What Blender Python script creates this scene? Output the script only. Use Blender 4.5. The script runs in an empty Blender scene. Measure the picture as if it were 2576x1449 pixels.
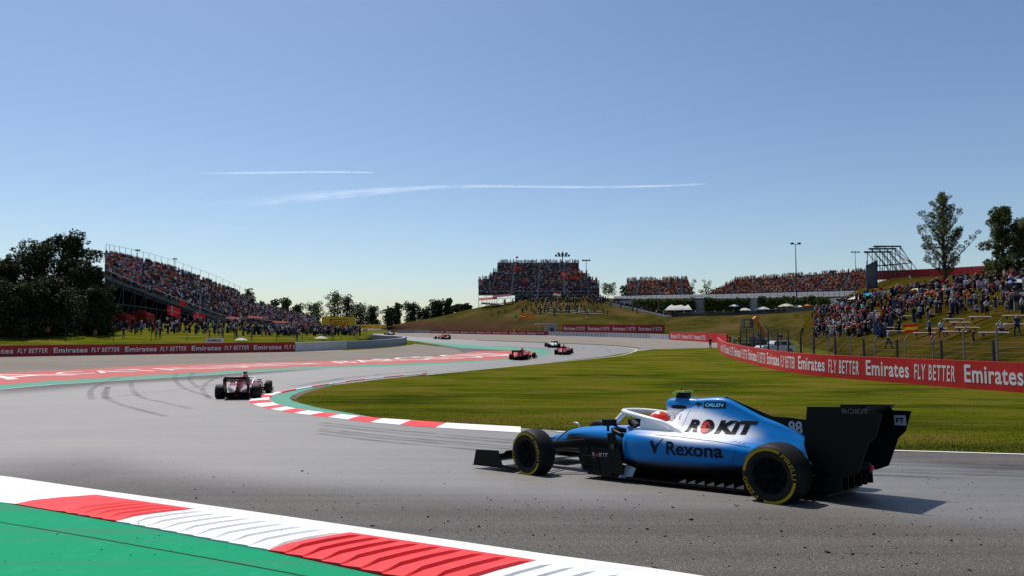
import bpy, bmesh, math, random
from mathutils import Vector, Matrix, noise as mnoise
from mathutils.bvhtree import BVHTree
RND = random.Random(7)
SC = bpy.context.scene
COL = SC.collection
# ------------------------------------------------------------------ camera, sky, sun, exposure
# 25 mm lens at standing height behind the kerb, tilted up 3.7 degrees (numbers in 2576x1449 picture pixels)
FPX, CX, CY, HOR, EYE = 1800.0, 1288.0, 724.5, 840.0, 1.65
TILT = math.atan((HOR - CY) / FPX)
cam_d = bpy.data.cameras.new('camera')
cam_d.sensor_width = 36.0
cam_d.lens = FPX / 2576.0 * 36.0
cam_d.clip_start = 0.1
cam_d.clip_end = 150000.0
cam = bpy.data.objects.new('camera', cam_d)
COL.objects.link(cam)
cam.location = (0, 0, EYE)
cam.rotation_euler = (math.pi / 2 + TILT, 0, 0)
SC.camera = cam
SUN_AZ = Vector((-0.54, 0.84)).normalized()          # towards the sun, seen from above
SUN_EL = math.radians(62.0)
world = bpy.data.worlds.new('World')
SC.world = world
world.use_nodes = True
nt = world.node_tree
sky = nt.nodes.new('ShaderNodeTexSky')
sky.sky_type = 'NISHITA'
sky.sun_disc = False
sky.sun_elevation = SUN_EL
sky.sun_rotation = math.atan2(SUN_AZ.x, SUN_AZ.y)
sky.altitude = 100
sky.air_density = 1.0
sky.dust_density = 0.9
sky.ozone_density = 3.0
bg = nt.nodes['Background']
bg.inputs['Strength'].default_value = 0.094
tint = nt.nodes.new('ShaderNodeMix')
tint.data_type = 'RGBA'; tint.blend_type = 'MULTIPLY'; tint.inputs[0].default_value = 1.0
tint.inputs[7].default_value = (0.985, 0.97, 0.945, 1)
nt.links.new(sky.outputs[0], tint.inputs[6])
gam = nt.nodes.new('ShaderNodeGamma')
gam.inputs['Gamma'].default_value = 1.15
nt.links.new(tint.outputs[2], gam.inputs['Color'])
nt.links.new(gam.outputs[0], bg.inputs['Color'])
sun_d = bpy.data.lights.new('sun', 'SUN')
sun_d.energy = 4.8
sun_d.angle = math.radians(0.53)
sun_d.color = (1.0, 0.95, 0.88)
sun = bpy.data.objects.new('sun', sun_d)
COL.objects.link(sun)
sdir = Vector((SUN_AZ.x * math.cos(SUN_EL), SUN_AZ.y * math.cos(SUN_EL), math.sin(SUN_EL)))
sun.rotation_euler = sdir.to_track_quat('Z', 'Y').to_euler()
sun.location = (-20, 30, 60)
vs = SC.view_settings
vs.view_transform = 'Standard'
vs.look = 'None'
vs.exposure = -0.05
vs.gamma = 1.0
SC.cycles.max_bounces = 6
SC.cycles.diffuse_bounces = 3
SC.cycles.glossy_bounces = 3
SC.cycles.transparent_max_bounces = 12
SC.cycles.transmission_bounces = 4

# ------------------------------------------------------------------ helpers
def tag(o, label=None, cat=None, group=None, kind=None):
    if label: o['label'] = label
    if cat: o['category'] = cat
    if group: o['group'] = group
    if kind: o['kind'] = kind
    return o
def empty(name, loc=(0, 0, 0), rz=0.0, parent=None):
    o = bpy.data.objects.new(name, None)
    o.empty_display_size = 0.2
    COL.objects.link(o)
    o.location = loc
    o.rotation_euler = (0, 0, rz)
    if parent: o.parent = parent
    return o
class MB:
    """collects vertices and faces of one mesh"""
    def __init__(s): s.v = []; s.f = []; s.m = []; s.c = []
    def add(s, vs, fs, mi=0, col=None):
        k = len(s.v)
        s.v.extend(tuple(v) for v in vs)
        s.f.extend(tuple(i + k for i in f) for f in fs)
        s.m.extend([mi] * len(fs))
        if col is not None: s.c.extend([col] * len(vs))
    def box(s, c, d, rz=0.0, mi=0, M=None, col=None):
        x, y, z = d[0] / 2, d[1] / 2, d[2] / 2
        P8 = [Vector((a * x, b * y, e * z)) for a in (-1, 1) for b in (-1, 1) for e in (-1, 1)]
        R = M if M is not None else Matrix.Rotation(rz, 3, 'Z')
        P8 = [R @ p + Vector(c) for p in P8]
        s.add(P8, [(0, 1, 3, 2), (4, 6, 7, 5), (0, 4, 5, 1), (2, 3, 7, 6), (0, 2, 6, 4), (1, 5, 7, 3)], mi, col)
    def tube(s, pts, rads, n=8, mi=0, cap=True, flat=1.0, col=None):
        pts = [Vector(p) for p in pts]
        if not hasattr(rads, '__len__'): rads = [rads] * len(pts)
        rings = []; vs = []
        ref = None
        for i, p in enumerate(pts):
            a = pts[max(i - 1, 0)]; b = pts[min(i + 1, len(pts) - 1)]
            t = (b - a).normalized()
            if ref is None:
                ref = Vector((0, 0, 1)) if abs(t.z) < 0.9 else Vector((1, 0, 0))
            u = t.cross(ref).normalized(); w = u.cross(t).normalized()
            ref = w
            for k in range(n):
                an = 2 * math.pi * k / n
                vs.append(p + u * (math.cos(an) * rads[i]) + w * (math.sin(an) * rads[i] * flat))
        fs = []
        for i in range(len(pts) - 1):
            for k in range(n):
                fs.append((i * n + k, i * n + (k + 1) % n, (i + 1) * n + (k + 1) % n, (i + 1) * n + k))
        if cap:
            fs.append(tuple(range(n - 1, -1, -1)))
            fs.append(tuple((len(pts) - 1) * n + k for k in range(n)))
        s.add(vs, fs, mi, col)
    def prism(s, poly, axis, a, b, mi=0):
        """poly in the two other axes (in xyz order), extruded along axis from a to b"""
        def P(p, h):
            return {'x': (h, p[0], p[1]), 'y': (p[0], h, p[1]), 'z': (p[0], p[1], h)}[axis]
        n = len(poly)
        vs = [P(p, a) for p in poly] + [P(p, b) for p in poly]
        fs = [tuple(range(n - 1, -1, -1)), tuple(range(n, 2 * n))]
        fs += [(i, (i + 1) % n, n + (i + 1) % n, n + i) for i in range(n)]
        s.add(vs, fs, mi)
    def grid(s, rows, mi=0, close=False):
        n = len(rows[0]); vs = [p for r in rows for p in r]; fs = []
        for i in range(len(rows) - 1):
            for j in range(n - (0 if close else 1)):
                fs.append((i * n + j, i * n + (j + 1) % n, (i + 1) * n + (j + 1) % n, (i + 1) * n + j))
        s.add(vs, fs, mi)
    def lathe(s, prof, axis='y', n=32, mi=0, c=(0, 0, 0)):
        """prof: (radius, along) pairs, turned about the axis"""
        rows = []
        for k in range(n):
            a = 2 * math.pi * k / n
            r = []
            for q, h in prof:
                if axis == 'y': p = (q * math.cos(a), h, q * math.sin(a))
                elif axis == 'z': p = (q * math.cos(a), q * math.sin(a), h)
                else: p = (h, q * math.cos(a), q * math.sin(a))
                r.append((p[0] + c[0], p[1] + c[1], p[2] + c[2]))
            rows.append(r)
        rows.append(rows[0])
        s.grid(rows, mi)
    def ball(s, c, r, n=8, m=5, mi=0, col=None):
        if not hasattr(r, '__len__'): r = (r, r, r)
        vs = [(c[0], c[1], c[2] - r[2])]
        for i in range(1, m):
            t = math.pi * i / m
            for k in range(n):
                a = 2 * math.pi * k / n
                vs.append((c[0] + r[0] * math.sin(t) * math.cos(a), c[1] + r[1] * math.sin(t) * math.sin(a), c[2] - r[2] * math.cos(t)))
        vs.append((c[0], c[1], c[2] + r[2]))
        fs = [(0, 1 + (k + 1) % n, 1 + k) for k in range(n)]
        for i in range(m - 2):
            for k in range(n):
                a = 1 + i * n + k; b = 1 + i * n + (k + 1) % n
                fs.append((a, b, b + n, a + n))
        l = len(vs) - 1; q = 1 + (m - 2) * n
        fs += [(q + k, q + (k + 1) % n, l) for k in range(n)]
        s.add(vs, fs, mi, col)
    def mesh(s, name, mats, smooth=False):
        me = bpy.data.meshes.new(name)
        me.from_pydata(s.v, [], s.f)
        if not isinstance(mats, (list, tuple)): mats = [mats]
        for m in mats: me.materials.append(m)
        if len(mats) > 1: me.polygons.foreach_set('material_index', s.m)
        if smooth: me.polygons.foreach_set('use_smooth', [True] * len(s.f))
        if s.c and len(s.c) == len(s.v):
            at = me.color_attributes.new('tint', 'FLOAT_COLOR', 'POINT')
            flat = []
            for c in s.c: flat.extend((c[0], c[1], c[2], 1.0))
            at.data.foreach_set('color', flat)
        me.validate(); me.update()
        return me
    def build(s, name, mats, parent=None, smooth=False):
        return link(name, s.mesh(name, mats, smooth), parent)
def link(name, me, parent=None):
    o = bpy.data.objects.new(name, me)
    COL.objects.link(o)
    if parent: o.parent = parent
    return o
def copy_tree(o, parent=None):
    c = o.copy(); COL.objects.link(c); c.parent = parent
    for ch in list(o.children):
        copy_tree(ch, c)
    return c
def autosmooth(o, deg=35):
    me = o.data
    me.polygons.foreach_set('use_smooth', [True] * len(me.polygons))
    try: me.set_sharp_from_angle(angle=math.radians(deg))
    except Exception: pass
    return o
def bevel(o, w=0.01, seg=2, ang=40):
    m = o.modifiers.new('bevel', 'BEVEL'); m.width = w; m.segments = seg; m.limit_method = 'ANGLE'; m.angle_limit = math.radians(ang)
    return o
def catmull(pts, n, closed=False):
    """n points per span through the given points"""
    P_ = [Vector(p) for p in pts]; out = []; L = len(P_)
    for i in range(L if closed else L - 1):
        if closed: a, b, c, d = P_[(i - 1) % L], P_[i], P_[(i + 1) % L], P_[(i + 2) % L]
        else: a, b, c, d = P_[max(i - 1, 0)], P_[i], P_[i + 1], P_[min(i + 2, L - 1)]
        for k in range(n):
            t = k / n
            out.append(0.5 * ((2 * b) + (c - a) * t + (2 * a - 5 * b + 4 * c - d) * t * t + (3 * b - a - 3 * c + d) * t ** 3))
    if not closed: out.append(P_[-1])
    return out
def lerp(a, b, t): return a + (b - a) * t
def sstep(a, b, x):
    t = max(0.0, min(1.0, (x - a) / (b - a))); return t * t * (3 - 2 * t)
def interp(tab, x):
    if x <= tab[0][0]: return tab[0][1]
    for (a, p), (b, q) in zip(tab, tab[1:]):
        if x <= b: return p + (q - p) * (x - a) / (b - a)
    return tab[-1][1]

# ------------------------------------------------------------------ materials
def mat(name, col, rough=0.6, spec=0.5, metal=0.0, coat=0.0, noise=None, bump=None, trans=0.0):
    """noise: (scale, amount, detail) darkens and lightens the colour; bump: (scale, strength, distance)"""
    m = bpy.data.materials.new(name); m.use_nodes = True
    t = m.node_tree; b = t.nodes['Principled BSDF']
    c4 = (*col, 1.0)
    b.inputs['Base Color'].default_value = c4
    b.inputs['Roughness'].default_value = rough
    b.inputs['Specular IOR Level'].default_value = spec
    b.inputs['Metallic'].default_value = metal
    b.inputs['Coat Weight'].default_value = coat
    if noise or bump:
        tc = t.nodes.new('ShaderNodeTexCoord')
    if noise:
        n = t.nodes.new('ShaderNodeTexNoise'); n.inputs['Scale'].default_value = noise[0]; n.inputs['Detail'].default_value = noise[2] if len(noise) > 2 else 4
        t.links.new(tc.outputs['Object'], n.inputs['Vector'])
        r = t.nodes.new('ShaderNodeMapRange'); r.inputs[1].default_value = 0.3; r.inputs[2].default_value = 0.7
        r.inputs[3].default_value = 1 - noise[1]; r.inputs[4].default_value = 1 + noise[1]
        t.links.new(n.outputs['Fac'], r.inputs[0])
        mx = t.nodes.new('ShaderNodeMix'); mx.data_type = 'RGBA'; mx.blend_type = 'MULTIPLY'; mx.inputs[0].default_value = 1.0
        mx.inputs[6].default_value = c4
        t.links.new(r.outputs[0], mx.inputs[7]); t.links.new(mx.outputs[2], b.inputs['Base Color'])
    if bump:
        n2 = t.nodes.new('ShaderNodeTexNoise'); n2.inputs['Scale'].default_value = bump[0]; n2.inputs['Detail'].default_value = 5
        t.links.new(tc.outputs['Object'], n2.inputs['Vector'])
        bp = t.nodes.new('ShaderNodeBump'); bp.inputs['Strength'].default_value = bump[1]; bp.inputs['Distance'].default_value = bump[2]
        t.links.new(n2.outputs['Fac'], bp.inputs['Height']); t.links.new(bp.outputs[0], b.inputs['Normal'])
    if trans:
        tr = t.nodes.new('ShaderNodeBsdfTranslucent'); tr.inputs['Color'].default_value = c4
        ms = t.nodes.new('ShaderNodeMixShader'); ms.inputs[0].default_value = trans
        out = t.nodes['Material Output']
        t.links.new(b.outputs[0], ms.inputs[1]); t.links.new(tr.outputs[0], ms.inputs[2]); t.links.new(ms.outputs[0], out.inputs[0])
    return m
class NG:
    """small node-graph helper for one material"""
    def __init__(s, name):
        s.m = bpy.data.materials.new(name); s.m.use_nodes = True
        s.t = s.m.node_tree; s.b = s.t.nodes['Principled BSDF']; s.out = s.t.nodes['Material Output']
        s.tc = s.t.nodes.new('ShaderNodeTexCoord')
    def n(s, kind): return s.t.nodes.new('ShaderNode' + kind)
    def l(s, a, b): s.t.links.new(a, b)
    def coord(s, scale=(1, 1, 1), rot=(0, 0, 0)):
        mp = s.n('Mapping'); mp.inputs['Scale'].default_value = scale; mp.inputs['Rotation'].default_value = rot
        s.l(s.tc.outputs['Object'], mp.inputs['Vector']); return mp.outputs[0]
    def noise(s, scale, detail=4, rough=0.5, vec=None, dist=0.0):
        n = s.n('TexNoise'); n.inputs['Scale'].default_value = scale; n.inputs['Detail'].default_value = detail
        n.inputs['Roughness'].default_value = rough; n.inputs['Distortion'].default_value = dist
        s.l(vec if vec is not None else s.tc.outputs['Object'], n.inputs['Vector']); return n.outputs['Fac']
    def rng(s, v, a, b, c, d, smooth=False):
        r = s.n('MapRange'); r.inputs[1].default_value = a; r.inputs[2].default_value = b; r.inputs[3].default_value = c; r.inputs[4].default_value = d
        if smooth: r.interpolation_type = 'SMOOTHSTEP'
        s.l(v, r.inputs[0]); return r.outputs[0]
    def ramp(s, v, stops):
        r = s.n('ValToRGB'); e = r.color_ramp.elements
        while len(e) < len(stops): e.new(0.5)
        for k, (p, c) in enumerate(stops):
            e[k].position = p; e[k].color = (*c, 1)
        s.l(v, r.inputs[0]); return r.outputs[0]
    def mix(s, f, a, b, mode='MIX'):
        m = s.n('Mix'); m.data_type = 'RGBA'; m.blend_type = mode
        for k, v in ((0, f), (6, a), (7, b)):
            if isinstance(v, (int, float)): m.inputs[k].default_value = v if k == 0 else (v, v, v, 1)
            elif isinstance(v, tuple): m.inputs[k].default_value = (*v, 1)
            else: s.l(v, m.inputs[k])
        return m.outputs[2]
    def math(s, op, a, b=0.0):
        m = s.n('Math'); m.operation = op
        for sock, v in ((m.inputs[0], a), (m.inputs[1], b)):
            if isinstance(v, (int, float)): sock.default_value = v
            else: s.l(v, sock)
        return m.outputs[0]
    def bump(s, h, strength, dist):
        b = s.n('Bump'); b.inputs['Strength'].default_value = strength; b.inputs['Distance'].default_value = dist
        s.l(h, b.inputs['Height']); s.l(b.outputs[0], s.b.inputs['Normal'])
    def base(s, c): s.l(c, s.b.inputs['Base Color'])
    def set(s, rough=0.6, spec=0.5):
        s.b.inputs['Roughness'].default_value = rough; s.b.inputs['Specular IOR Level'].default_value = spec

# ------------------------------------------------------------------ terrain: height along the view, falls to the corner and climbs beyond
KN = [(-200, -.2), (-80, -.9), (0, -1.60), (4.9, -1.68), (7.7, -1.82), (10.2, -2.0), (15, -2.28), (20, -2.5), (27, -2.82), (34, -3.05), (45, -3.13),
      (60, -3.02), (75, -2.8), (90, -2.55), (110, -2.15), (130, -1.75), (160, -1.2), (220, -.1), (350, 2.2), (500, 4), (1000, 8), (3000, 10)]
def _hermite(y):
    xs = [k[0] for k in KN]; zs = [k[1] + EYE for k in KN]; L = len(xs)
    i = 0
    while i < L - 2 and y > xs[i + 1]: i += 1
    def m(j):
        if j == 0: return (zs[1] - zs[0]) / (xs[1] - xs[0])
        if j == L - 1: return 0.0
        a = (zs[j] - zs[j - 1]) / (xs[j] - xs[j - 1]); b = (zs[j + 1] - zs[j]) / (xs[j + 1] - xs[j])
        ha = xs[j] - xs[j - 1]; hb = xs[j + 1] - xs[j]
        return (a * hb + b * ha) / (ha + hb)
    h = xs[i + 1] - xs[i]; t = (y - xs[i]) / h
    return zs[i] * (2 * t ** 3 - 3 * t * t + 1) + h * m(i) * (t ** 3 - 2 * t * t + t) + zs[i + 1] * (-2 * t ** 3 + 3 * t * t) + h * m(i + 1) * (t ** 3 - t * t)
YK = []
_y = -200.0
while _y <= 3000:
    YK.append(_y)
    _y += 10 if _y < 0 else .5 if _y < 20 else 1 if _y < 60 else 2 if _y < 150 else 5 if _y < 400 else 50
ZK = [_hermite(y) for y in YK]
import bisect as _bis
def P(y):
    y = max(YK[0], min(YK[-1] - 1e-6, y))
    i = max(0, min(len(YK) - 2, _bis.bisect_right(YK, y) - 1))
    return ZK[i] + (ZK[i + 1] - ZK[i]) * (y - YK[i]) / (YK[i + 1] - YK[i])
CT, ST = math.cos(TILT), math.sin(TILT)
def ray(px, py):
    u = (px - CX) / FPX; v = -(py - CY) / FPX
    return Vector((u, CT - v * ST, ST + v * CT))
def G(px, py):
    """where the sight line through a picture point meets the ground"""
    r = ray(px, py); t = 1.0; pt = 1.0
    while t < 4000:
        if EYE + r.z * t < P(r.y * t): break
        pt = t; t *= 1.02
    lo, hi = pt, t
    for _ in range(30):
        m = (lo + hi) / 2
        if EYE + r.z * m < P(r.y * m): hi = m
        else: lo = m
    return Vector((r.x * hi, r.y * hi, P(r.y * hi)))
def at(px, py, d):
    """point on the sight line at distance d in front of the camera"""
    r = ray(px, py); return Vector((0, 0, EYE)) + r * (d / r.y)
BVH = []                                    # banks and hills, for standing things on them
def stand(px, py):
    r = ray(px, py); o = Vector((0, 0, EYE)); best = G(px, py) if py > 800 else None
    bd = (best - o).length if best is not None else 1e9
    for b in BVH:
        h = b.ray_cast(o, r.normalized(), 2000)
        if h[0] is not None and h[3] < bd: best, bd = h[0], h[3]
    return best
def drop(x, y):
    z = P(y)
    for b in BVH:
        h = b.ray_cast(Vector((x, y, 300)), Vector((0, 0, -1)), 600)
        if h[0] is not None and h[0].z > z: z = h[0].z
    return Vector((x, y, z))
def px_pts(pts): return [G(*p) for p in pts]
def drape(name, outline, m, lift, parent=None, thick=0.0, kind='structure'):
    """a flat sheet with this outline laid on the terrain"""
    bm = bmesh.new()
    vs_ = [bm.verts.new((p[0], p[1], 0)) for p in outline]
    f = bm.faces.new(vs_)
    if f.normal.z < 0: f.normal_flip()
    bmesh.ops.triangulate(bm, faces=bm.faces[:])
    ys = [p[1] for p in outline]; a, b = min(ys), max(ys)
    for y in YK:
        if a < y < b:
            bmesh.ops.bisect_plane(bm, geom=bm.verts[:] + bm.edges[:] + bm.faces[:], plane_co=(0, y, 0), plane_no=(0, 1, 0), dist=1e-5)
    for v in bm.verts: v.co.z = P(v.co.y) + lift
    bmesh.ops.recalc_face_normals(bm, faces=bm.faces[:])
    if sum(f.normal.z for f in bm.faces) < 0: bmesh.ops.reverse_faces(bm, faces=bm.faces[:])
    me = bpy.data.meshes.new(name); bm.to_mesh(me); bm.free()
    me.materials.append(m)
    o = link(name, me, parent)
    if kind: o['kind'] = kind
    return o
# ------------------------------------------------------------------ ground materials
def asphalt_mat():
    """stone grain and paving streaks; the rubbered racing line ('line' on the sheet) is smoother and glints against the light"""
    g = NG('asphalt')
    fine = g.noise(110, 2, .75); mid = g.noise(42, 3, .65); big = g.noise(.35, 4, .5)
    streak = g.noise(1.0, 3, .55, vec=g.coord((.10, 2.6, 1), (0, 0, math.radians(24))))
    soft = g.noise(1.0, 4, .6, vec=g.coord((.3, .9, 1), (0, 0, math.radians(30))))
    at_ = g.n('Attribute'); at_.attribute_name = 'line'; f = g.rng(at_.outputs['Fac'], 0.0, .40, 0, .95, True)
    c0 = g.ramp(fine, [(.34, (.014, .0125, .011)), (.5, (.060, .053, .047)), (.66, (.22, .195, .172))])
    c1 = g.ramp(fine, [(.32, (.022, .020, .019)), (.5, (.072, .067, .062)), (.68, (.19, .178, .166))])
    c = g.mix(f, c0, c1)  # sheen zone also gets a paler base colour
    c = g.mix(1.0, c, g.rng(mid, .3, .7, .72, 1.30), 'MULTIPLY')
    c = g.mix(1.0, c, g.rng(big, .3, .7, .90, 1.10), 'MULTIPLY')
    c = g.mix(1.0, c, g.rng(streak, .35, .65, .84, 1.10), 'MULTIPLY')
    g.base(c)
    def blend(a, b):
        m = g.n('Mix'); m.data_type = 'FLOAT'; g.l(f, m.inputs[0])
        for k, v in ((2, a), (3, b)):
            if isinstance(v, (int, float)): m.inputs[k].default_value = v
            else: g.l(v, m.inputs[k])
        return m.outputs[0]
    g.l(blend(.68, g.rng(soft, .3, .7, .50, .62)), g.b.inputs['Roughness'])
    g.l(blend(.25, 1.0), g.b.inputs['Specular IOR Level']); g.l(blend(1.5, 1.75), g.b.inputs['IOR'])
    g.b.inputs['Specular Tint'].default_value = (1, .95, .90, 1)
    g.bump(g.math('ADD', fine, mid), .15, .004)
    return g.m
def grass_mat(name, brown=0.5, seed=0.0, dark=1.0):
    g = NG(name)
    v = g.coord((1, 1, 1), (0, 0, seed))
    vs_ = g.coord((.55, 1.5, 1), (0, 0, seed))
    a = g.noise(.22, 5, .62, vs_); b = g.noise(.7, 5, .62, vs_); c = g.noise(14, 4, .7, v); d = g.noise(90, 2, .6, v)
    col = g.ramp(a, [(.32, (.040, .055, .007)), (.44, (.080, .105, .008)), (.54, (.125, .140, .010)), (.66, (.185, .145, .034))])
    col = g.mix(g.rng(b, .52, .70, 0, brown), col, (.19, .135, .045))
    col = g.mix(g.rng(b, .28, .42, .55, 0), col, (.040, .062, .010))
    col = g.mix(1.0, col, g.rng(c, .3, .7, .62, 1.36), 'MULTIPLY')
    col = g.mix(1.0, col, g.rng(d, .3, .7, .70, 1.30), 'MULTIPLY')
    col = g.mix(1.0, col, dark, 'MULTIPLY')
    g.base(col); g.set(1.0, 0.0)
    g.bump(g.math('ADD', c, d), .9, .04)
    return g.m
def gravel_mat():
    g = NG('gravel')
    a = g.noise(.25, 4, .6, g.coord((.4, 1.2, 1))); f = g.noise(38, 4, .75); h = g.noise(5, 3, .6)
    c = g.ramp(f, [(.3, (.115, .100, .085)), (.5, (.235, .208, .180)), (.7, (.34, .305, .27))])
    c = g.mix(1.0, c, g.rng(a, .3, .7, .88, 1.10), 'MULTIPLY'); c = g.mix(1.0, c, g.rng(h, .3, .7, .90, 1.08), 'MULTIPLY')
    g.base(c); g.set(1.0, 0.0); g.bump(g.math('ADD', f, h), .8, .05)
    return g.m
def paint_mat(name, col, wear=.12, dirt=(.25, .24, .22), rough=.65, scale=6.0, spec=.2):
    g = NG(name)
    n = g.noise(scale, 5, .65); f = g.noise(120, 2, .6); s = g.noise(1.0, 3, .5, g.coord((.25, 3.0, 1), (0, 0, math.radians(24))))
    c = g.mix(g.rng(n, .52, .75, 0, wear), col, dirt)
    c = g.mix(g.rng(s, .55, .75, 0, wear * .8), c, (.10, .10, .10))
    c = g.mix(1.0, c, g.rng(f, .3, .7, .86, 1.12), 'MULTIPLY')
    g.base(c); g.set(rough, spec); g.bump(f, .15, .003)
    return g.m
M_ASPH = asphalt_mat()
M_GRASS = grass_mat('grass_turf', .75, 0.0, (.78, .76, .66))
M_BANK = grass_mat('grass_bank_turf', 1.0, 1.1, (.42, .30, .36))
M_LAWN = grass_mat('lawn_turf', .35, 2.0, (.85, .80, .8))
M_GRAVEL = gravel_mat()
M_RED = paint_mat('red_paint', (.80, .045, .048), .10)
M_WHITE = paint_mat('white_paint', (.74, .74, .73), .14, (.45, .44, .42))
M_GREEN = paint_mat('green_paint', (.002, .26, .12), .45, (.035, .30, .17), spec=.06)
M_GREEN_W = paint_mat('worn_green_paint', (.07, .27, .18), .6, (.22, .27, .23))
M_RUNRED = paint_mat('faded_red_paint', (.46, .085, .070), .55, (.36, .21, .17), .6, .8)
M_RUNWHITE = paint_mat('faded_white_paint', (.68, .64, .60), .3, (.5, .42, .38), .6, 1.2)
M_RUBBER = mat('rubber_crumb', (.012, .012, .012), .8, .3)

# ------------------------------------------------------------------ ground sheets
mb = MB()
xs_ = [-2500, -900, -400, -200, -120, -60, -30, 0, 30, 60, 120, 200, 400, 900, 2500]
mb.grid([[(x, y, P(y) - .012) for x in xs_] for y in YK])
o = mb.build('ground', M_GRASS); o['kind'] = 'structure'
for p_ in o.data.polygons:
    if p_.normal.z < 0: o.data.flip_normals(); break
W = lambda *a: Vector((a[0], a[1], 0))
# one asphalt sheet under the whole esses; grass, gravel and paint lie on it
asph = [W(60, -42), W(9.6, -.05), G(1650, 1449), G(1000, 1352), G(491, 1280), G(0, 1210), W(-18, 16.5), W(-45, 28), W(-90, 50), W(-90, 66),
        G(0, 936), G(724, 908), G(1068, 897), G(1168, 887), G(1106, 871), G(1060, 862), G(1010, 853), G(960, 845), G(900, 838), G(842, 833), G(835, 829), G(880, 826.5), G(985, 825),
        G(1000, 829), G(925, 832), G(955, 839), G(1046, 848), G(1199, 857), G(1352, 862.5), G(1484, 868), G(1575, 873), G(1640, 880), G(1640, 890), W(60, 60), W(60, 10), W(120, -20)]
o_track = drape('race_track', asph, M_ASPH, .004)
infield = [G(1599, 885)] + px_pts([(1515, 899), (1367, 914.5), (1229.7, 928), (1071.6, 943.6), (950, 956.5), (841, 969.5), (792, 979), (758.8, 988.4), (737, 997), (731, 1003.8), (738, 1010), (758.8, 1015.9), (807, 1028),
          (903, 1044.5), (951, 1054), (1040, 1062.5), (1133.5, 1069.5), (1302, 1078), (1600, 1096), (1900, 1113), (2230, 1133.5), (2575, 1143.5), (2900, 1153)]) + [W(26, 8.5), W(75, -6), W(90, 60), W(60, 112)] + px_pts([(1830, 876), (1807, 875.5), (1700, 878.5), (1640, 881)])
o_infield = drape('infield_grass', infield, M_GRASS, .012)
drape('gravel_trap', px_pts([(-900, 985), (-300, 955), (0, 939.4), (141, 933.8), (357, 922.6), (562.6, 915.5), (724.6, 911.5), (841, 909), (1068, 900.7), (1130, 894), (1168, 889), (1147, 880), (1106, 873), (1044, 866.5), (1017, 860), (980, 850), (700, 862), (0, 880), (-900, 900)]), M_GRAVEL, .012)
drape('gravel_trap', px_pts([(880, 836), (930, 834.5), (990, 838), (1083, 836), (1380, 841), (1529, 845), (1687, 851), (1805, 859), (1840, 868), (1807, 876), (1700, 879), (1640, 880), (1610, 878), (1560, 872.3), (1484, 868.3), (1352, 863.2), (1199, 857.5), (1046, 849), (960, 842)]), M_GRAVEL, .012)
drape('grass_verge', px_pts([(840, 880), (869, 883), (930, 880), (1000, 874.5), (1044, 867), (1030, 861), (1000, 856), (900, 862)]), M_LAWN, .018)
drape('grass_verge', px_pts([(1199, 856.4), (1352, 862), (1484, 866.9), (1560, 870.8), (1612, 877.2), (1612, 878.4), (1560, 872.4), (1484, 868.4), (1352, 863.4), (1199, 857.6)]), M_GRASS, .018)
drape('grass_verge', px_pts([(905, 836), (930, 833), (993, 834), (1000, 837), (960, 840.5), (925, 839)]), M_LAWN, .016)
drape('runoff_strip', px_pts([(-600, 990), (-200, 951), (0, 939.4), (141, 933.8), (357, 922.6), (562.6, 915.5), (724.6, 911.5), (841, 909), (1068, 900.7), (1130, 894.5), (1195, 885.6), (1270, 883.6), (1330, 884.2), (1350, 888), (1353, 893.9),
      (1288, 904), (1137, 911), (965, 917.9), (724.6, 926), (461, 940.8), (281, 950.7), (112.5, 960.5), (0, 970), (-200, 988), (-600, 1030)]), M_RUNRED, .012)
drape('green_edge_strip', px_pts([(-600, 1030), (-200, 988), (0, 970), (112.5, 960.5), (281, 950.7), (461, 940.8), (724.6, 926), (965, 917.9), (1137, 911), (1288, 904), (1353, 893.9), (1350, 888), (1330, 884.2), (1270, 882.4), (1160, 876.5), (1088, 865), (1023, 857.4), (1023, 855.8),
      (1088, 861), (1240, 873), (1343, 877.7), (1375, 882.5), (1391, 888.7), (1350, 899), (1288, 907), (1068, 920), (841, 927), (724.6, 931.5), (357, 954.5), (129, 968.6), (0, 980), (-200, 1000), (-600, 1046)]), M_GREEN_W, .008)
drape('green_edge_strip', px_pts([(903, 1045), (807, 1029.5), (758.8, 1017.5), (736, 1011), (727, 1003.8), (734, 996.5), (757, 987), (792, 977.5), (841, 967.5), (841, 965), (777, 977), (720.6, 988), (685.6, 999), (679, 1009), (705.6, 1023), (754, 1034), (805, 1041), (880, 1048)]), M_GREEN_W, .010)
drape('green_runoff', [G(953, 1452), G(805, 1419.5), G(673.8, 1391.4), G(292, 1318.2), G(37.8, 1273.6), G(0, 1268.4), G(-300, 1232), W(-30, 18.3), W(-34, 12), W(-12, -4), W(3.5, -3), W(6, .5)], M_GREEN, .010)
drape('dirt_patch', px_pts([(731, 1004), (737, 997.2), (758.8, 988.6), (800, 978.5), (845, 969.8), (800, 981), (770, 991), (752, 1000), (745, 1006)]), mat('bare_dirt', (.16, .105, .075), .95, .1, noise=(6, .3, 4)), .016)
def ribbon(name, pts, w0, w1, m, lift, parent=None, kind='structure'):
    L = []; R = []
    n = len(pts)
    for i, p in enumerate(pts):
        a = pts[max(i - 1, 0)]; b = pts[min(i + 1, n - 1)]
        t = Vector((b[0] - a[0], b[1] - a[1], 0)).normalized(); nrm = Vector((-t.y, t.x, 0))
        w = lerp(w0, w1, i / (n - 1)) / 2
        L.append(Vector(p) + nrm * w); R.append(Vector(p) - nrm * w)
    return drape(name, L + R[::-1], m, lift, parent, kind=kind)
M_LINE = paint_mat('line_paint', (.72, .72, .70), .2, (.4, .39, .37))
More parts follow.
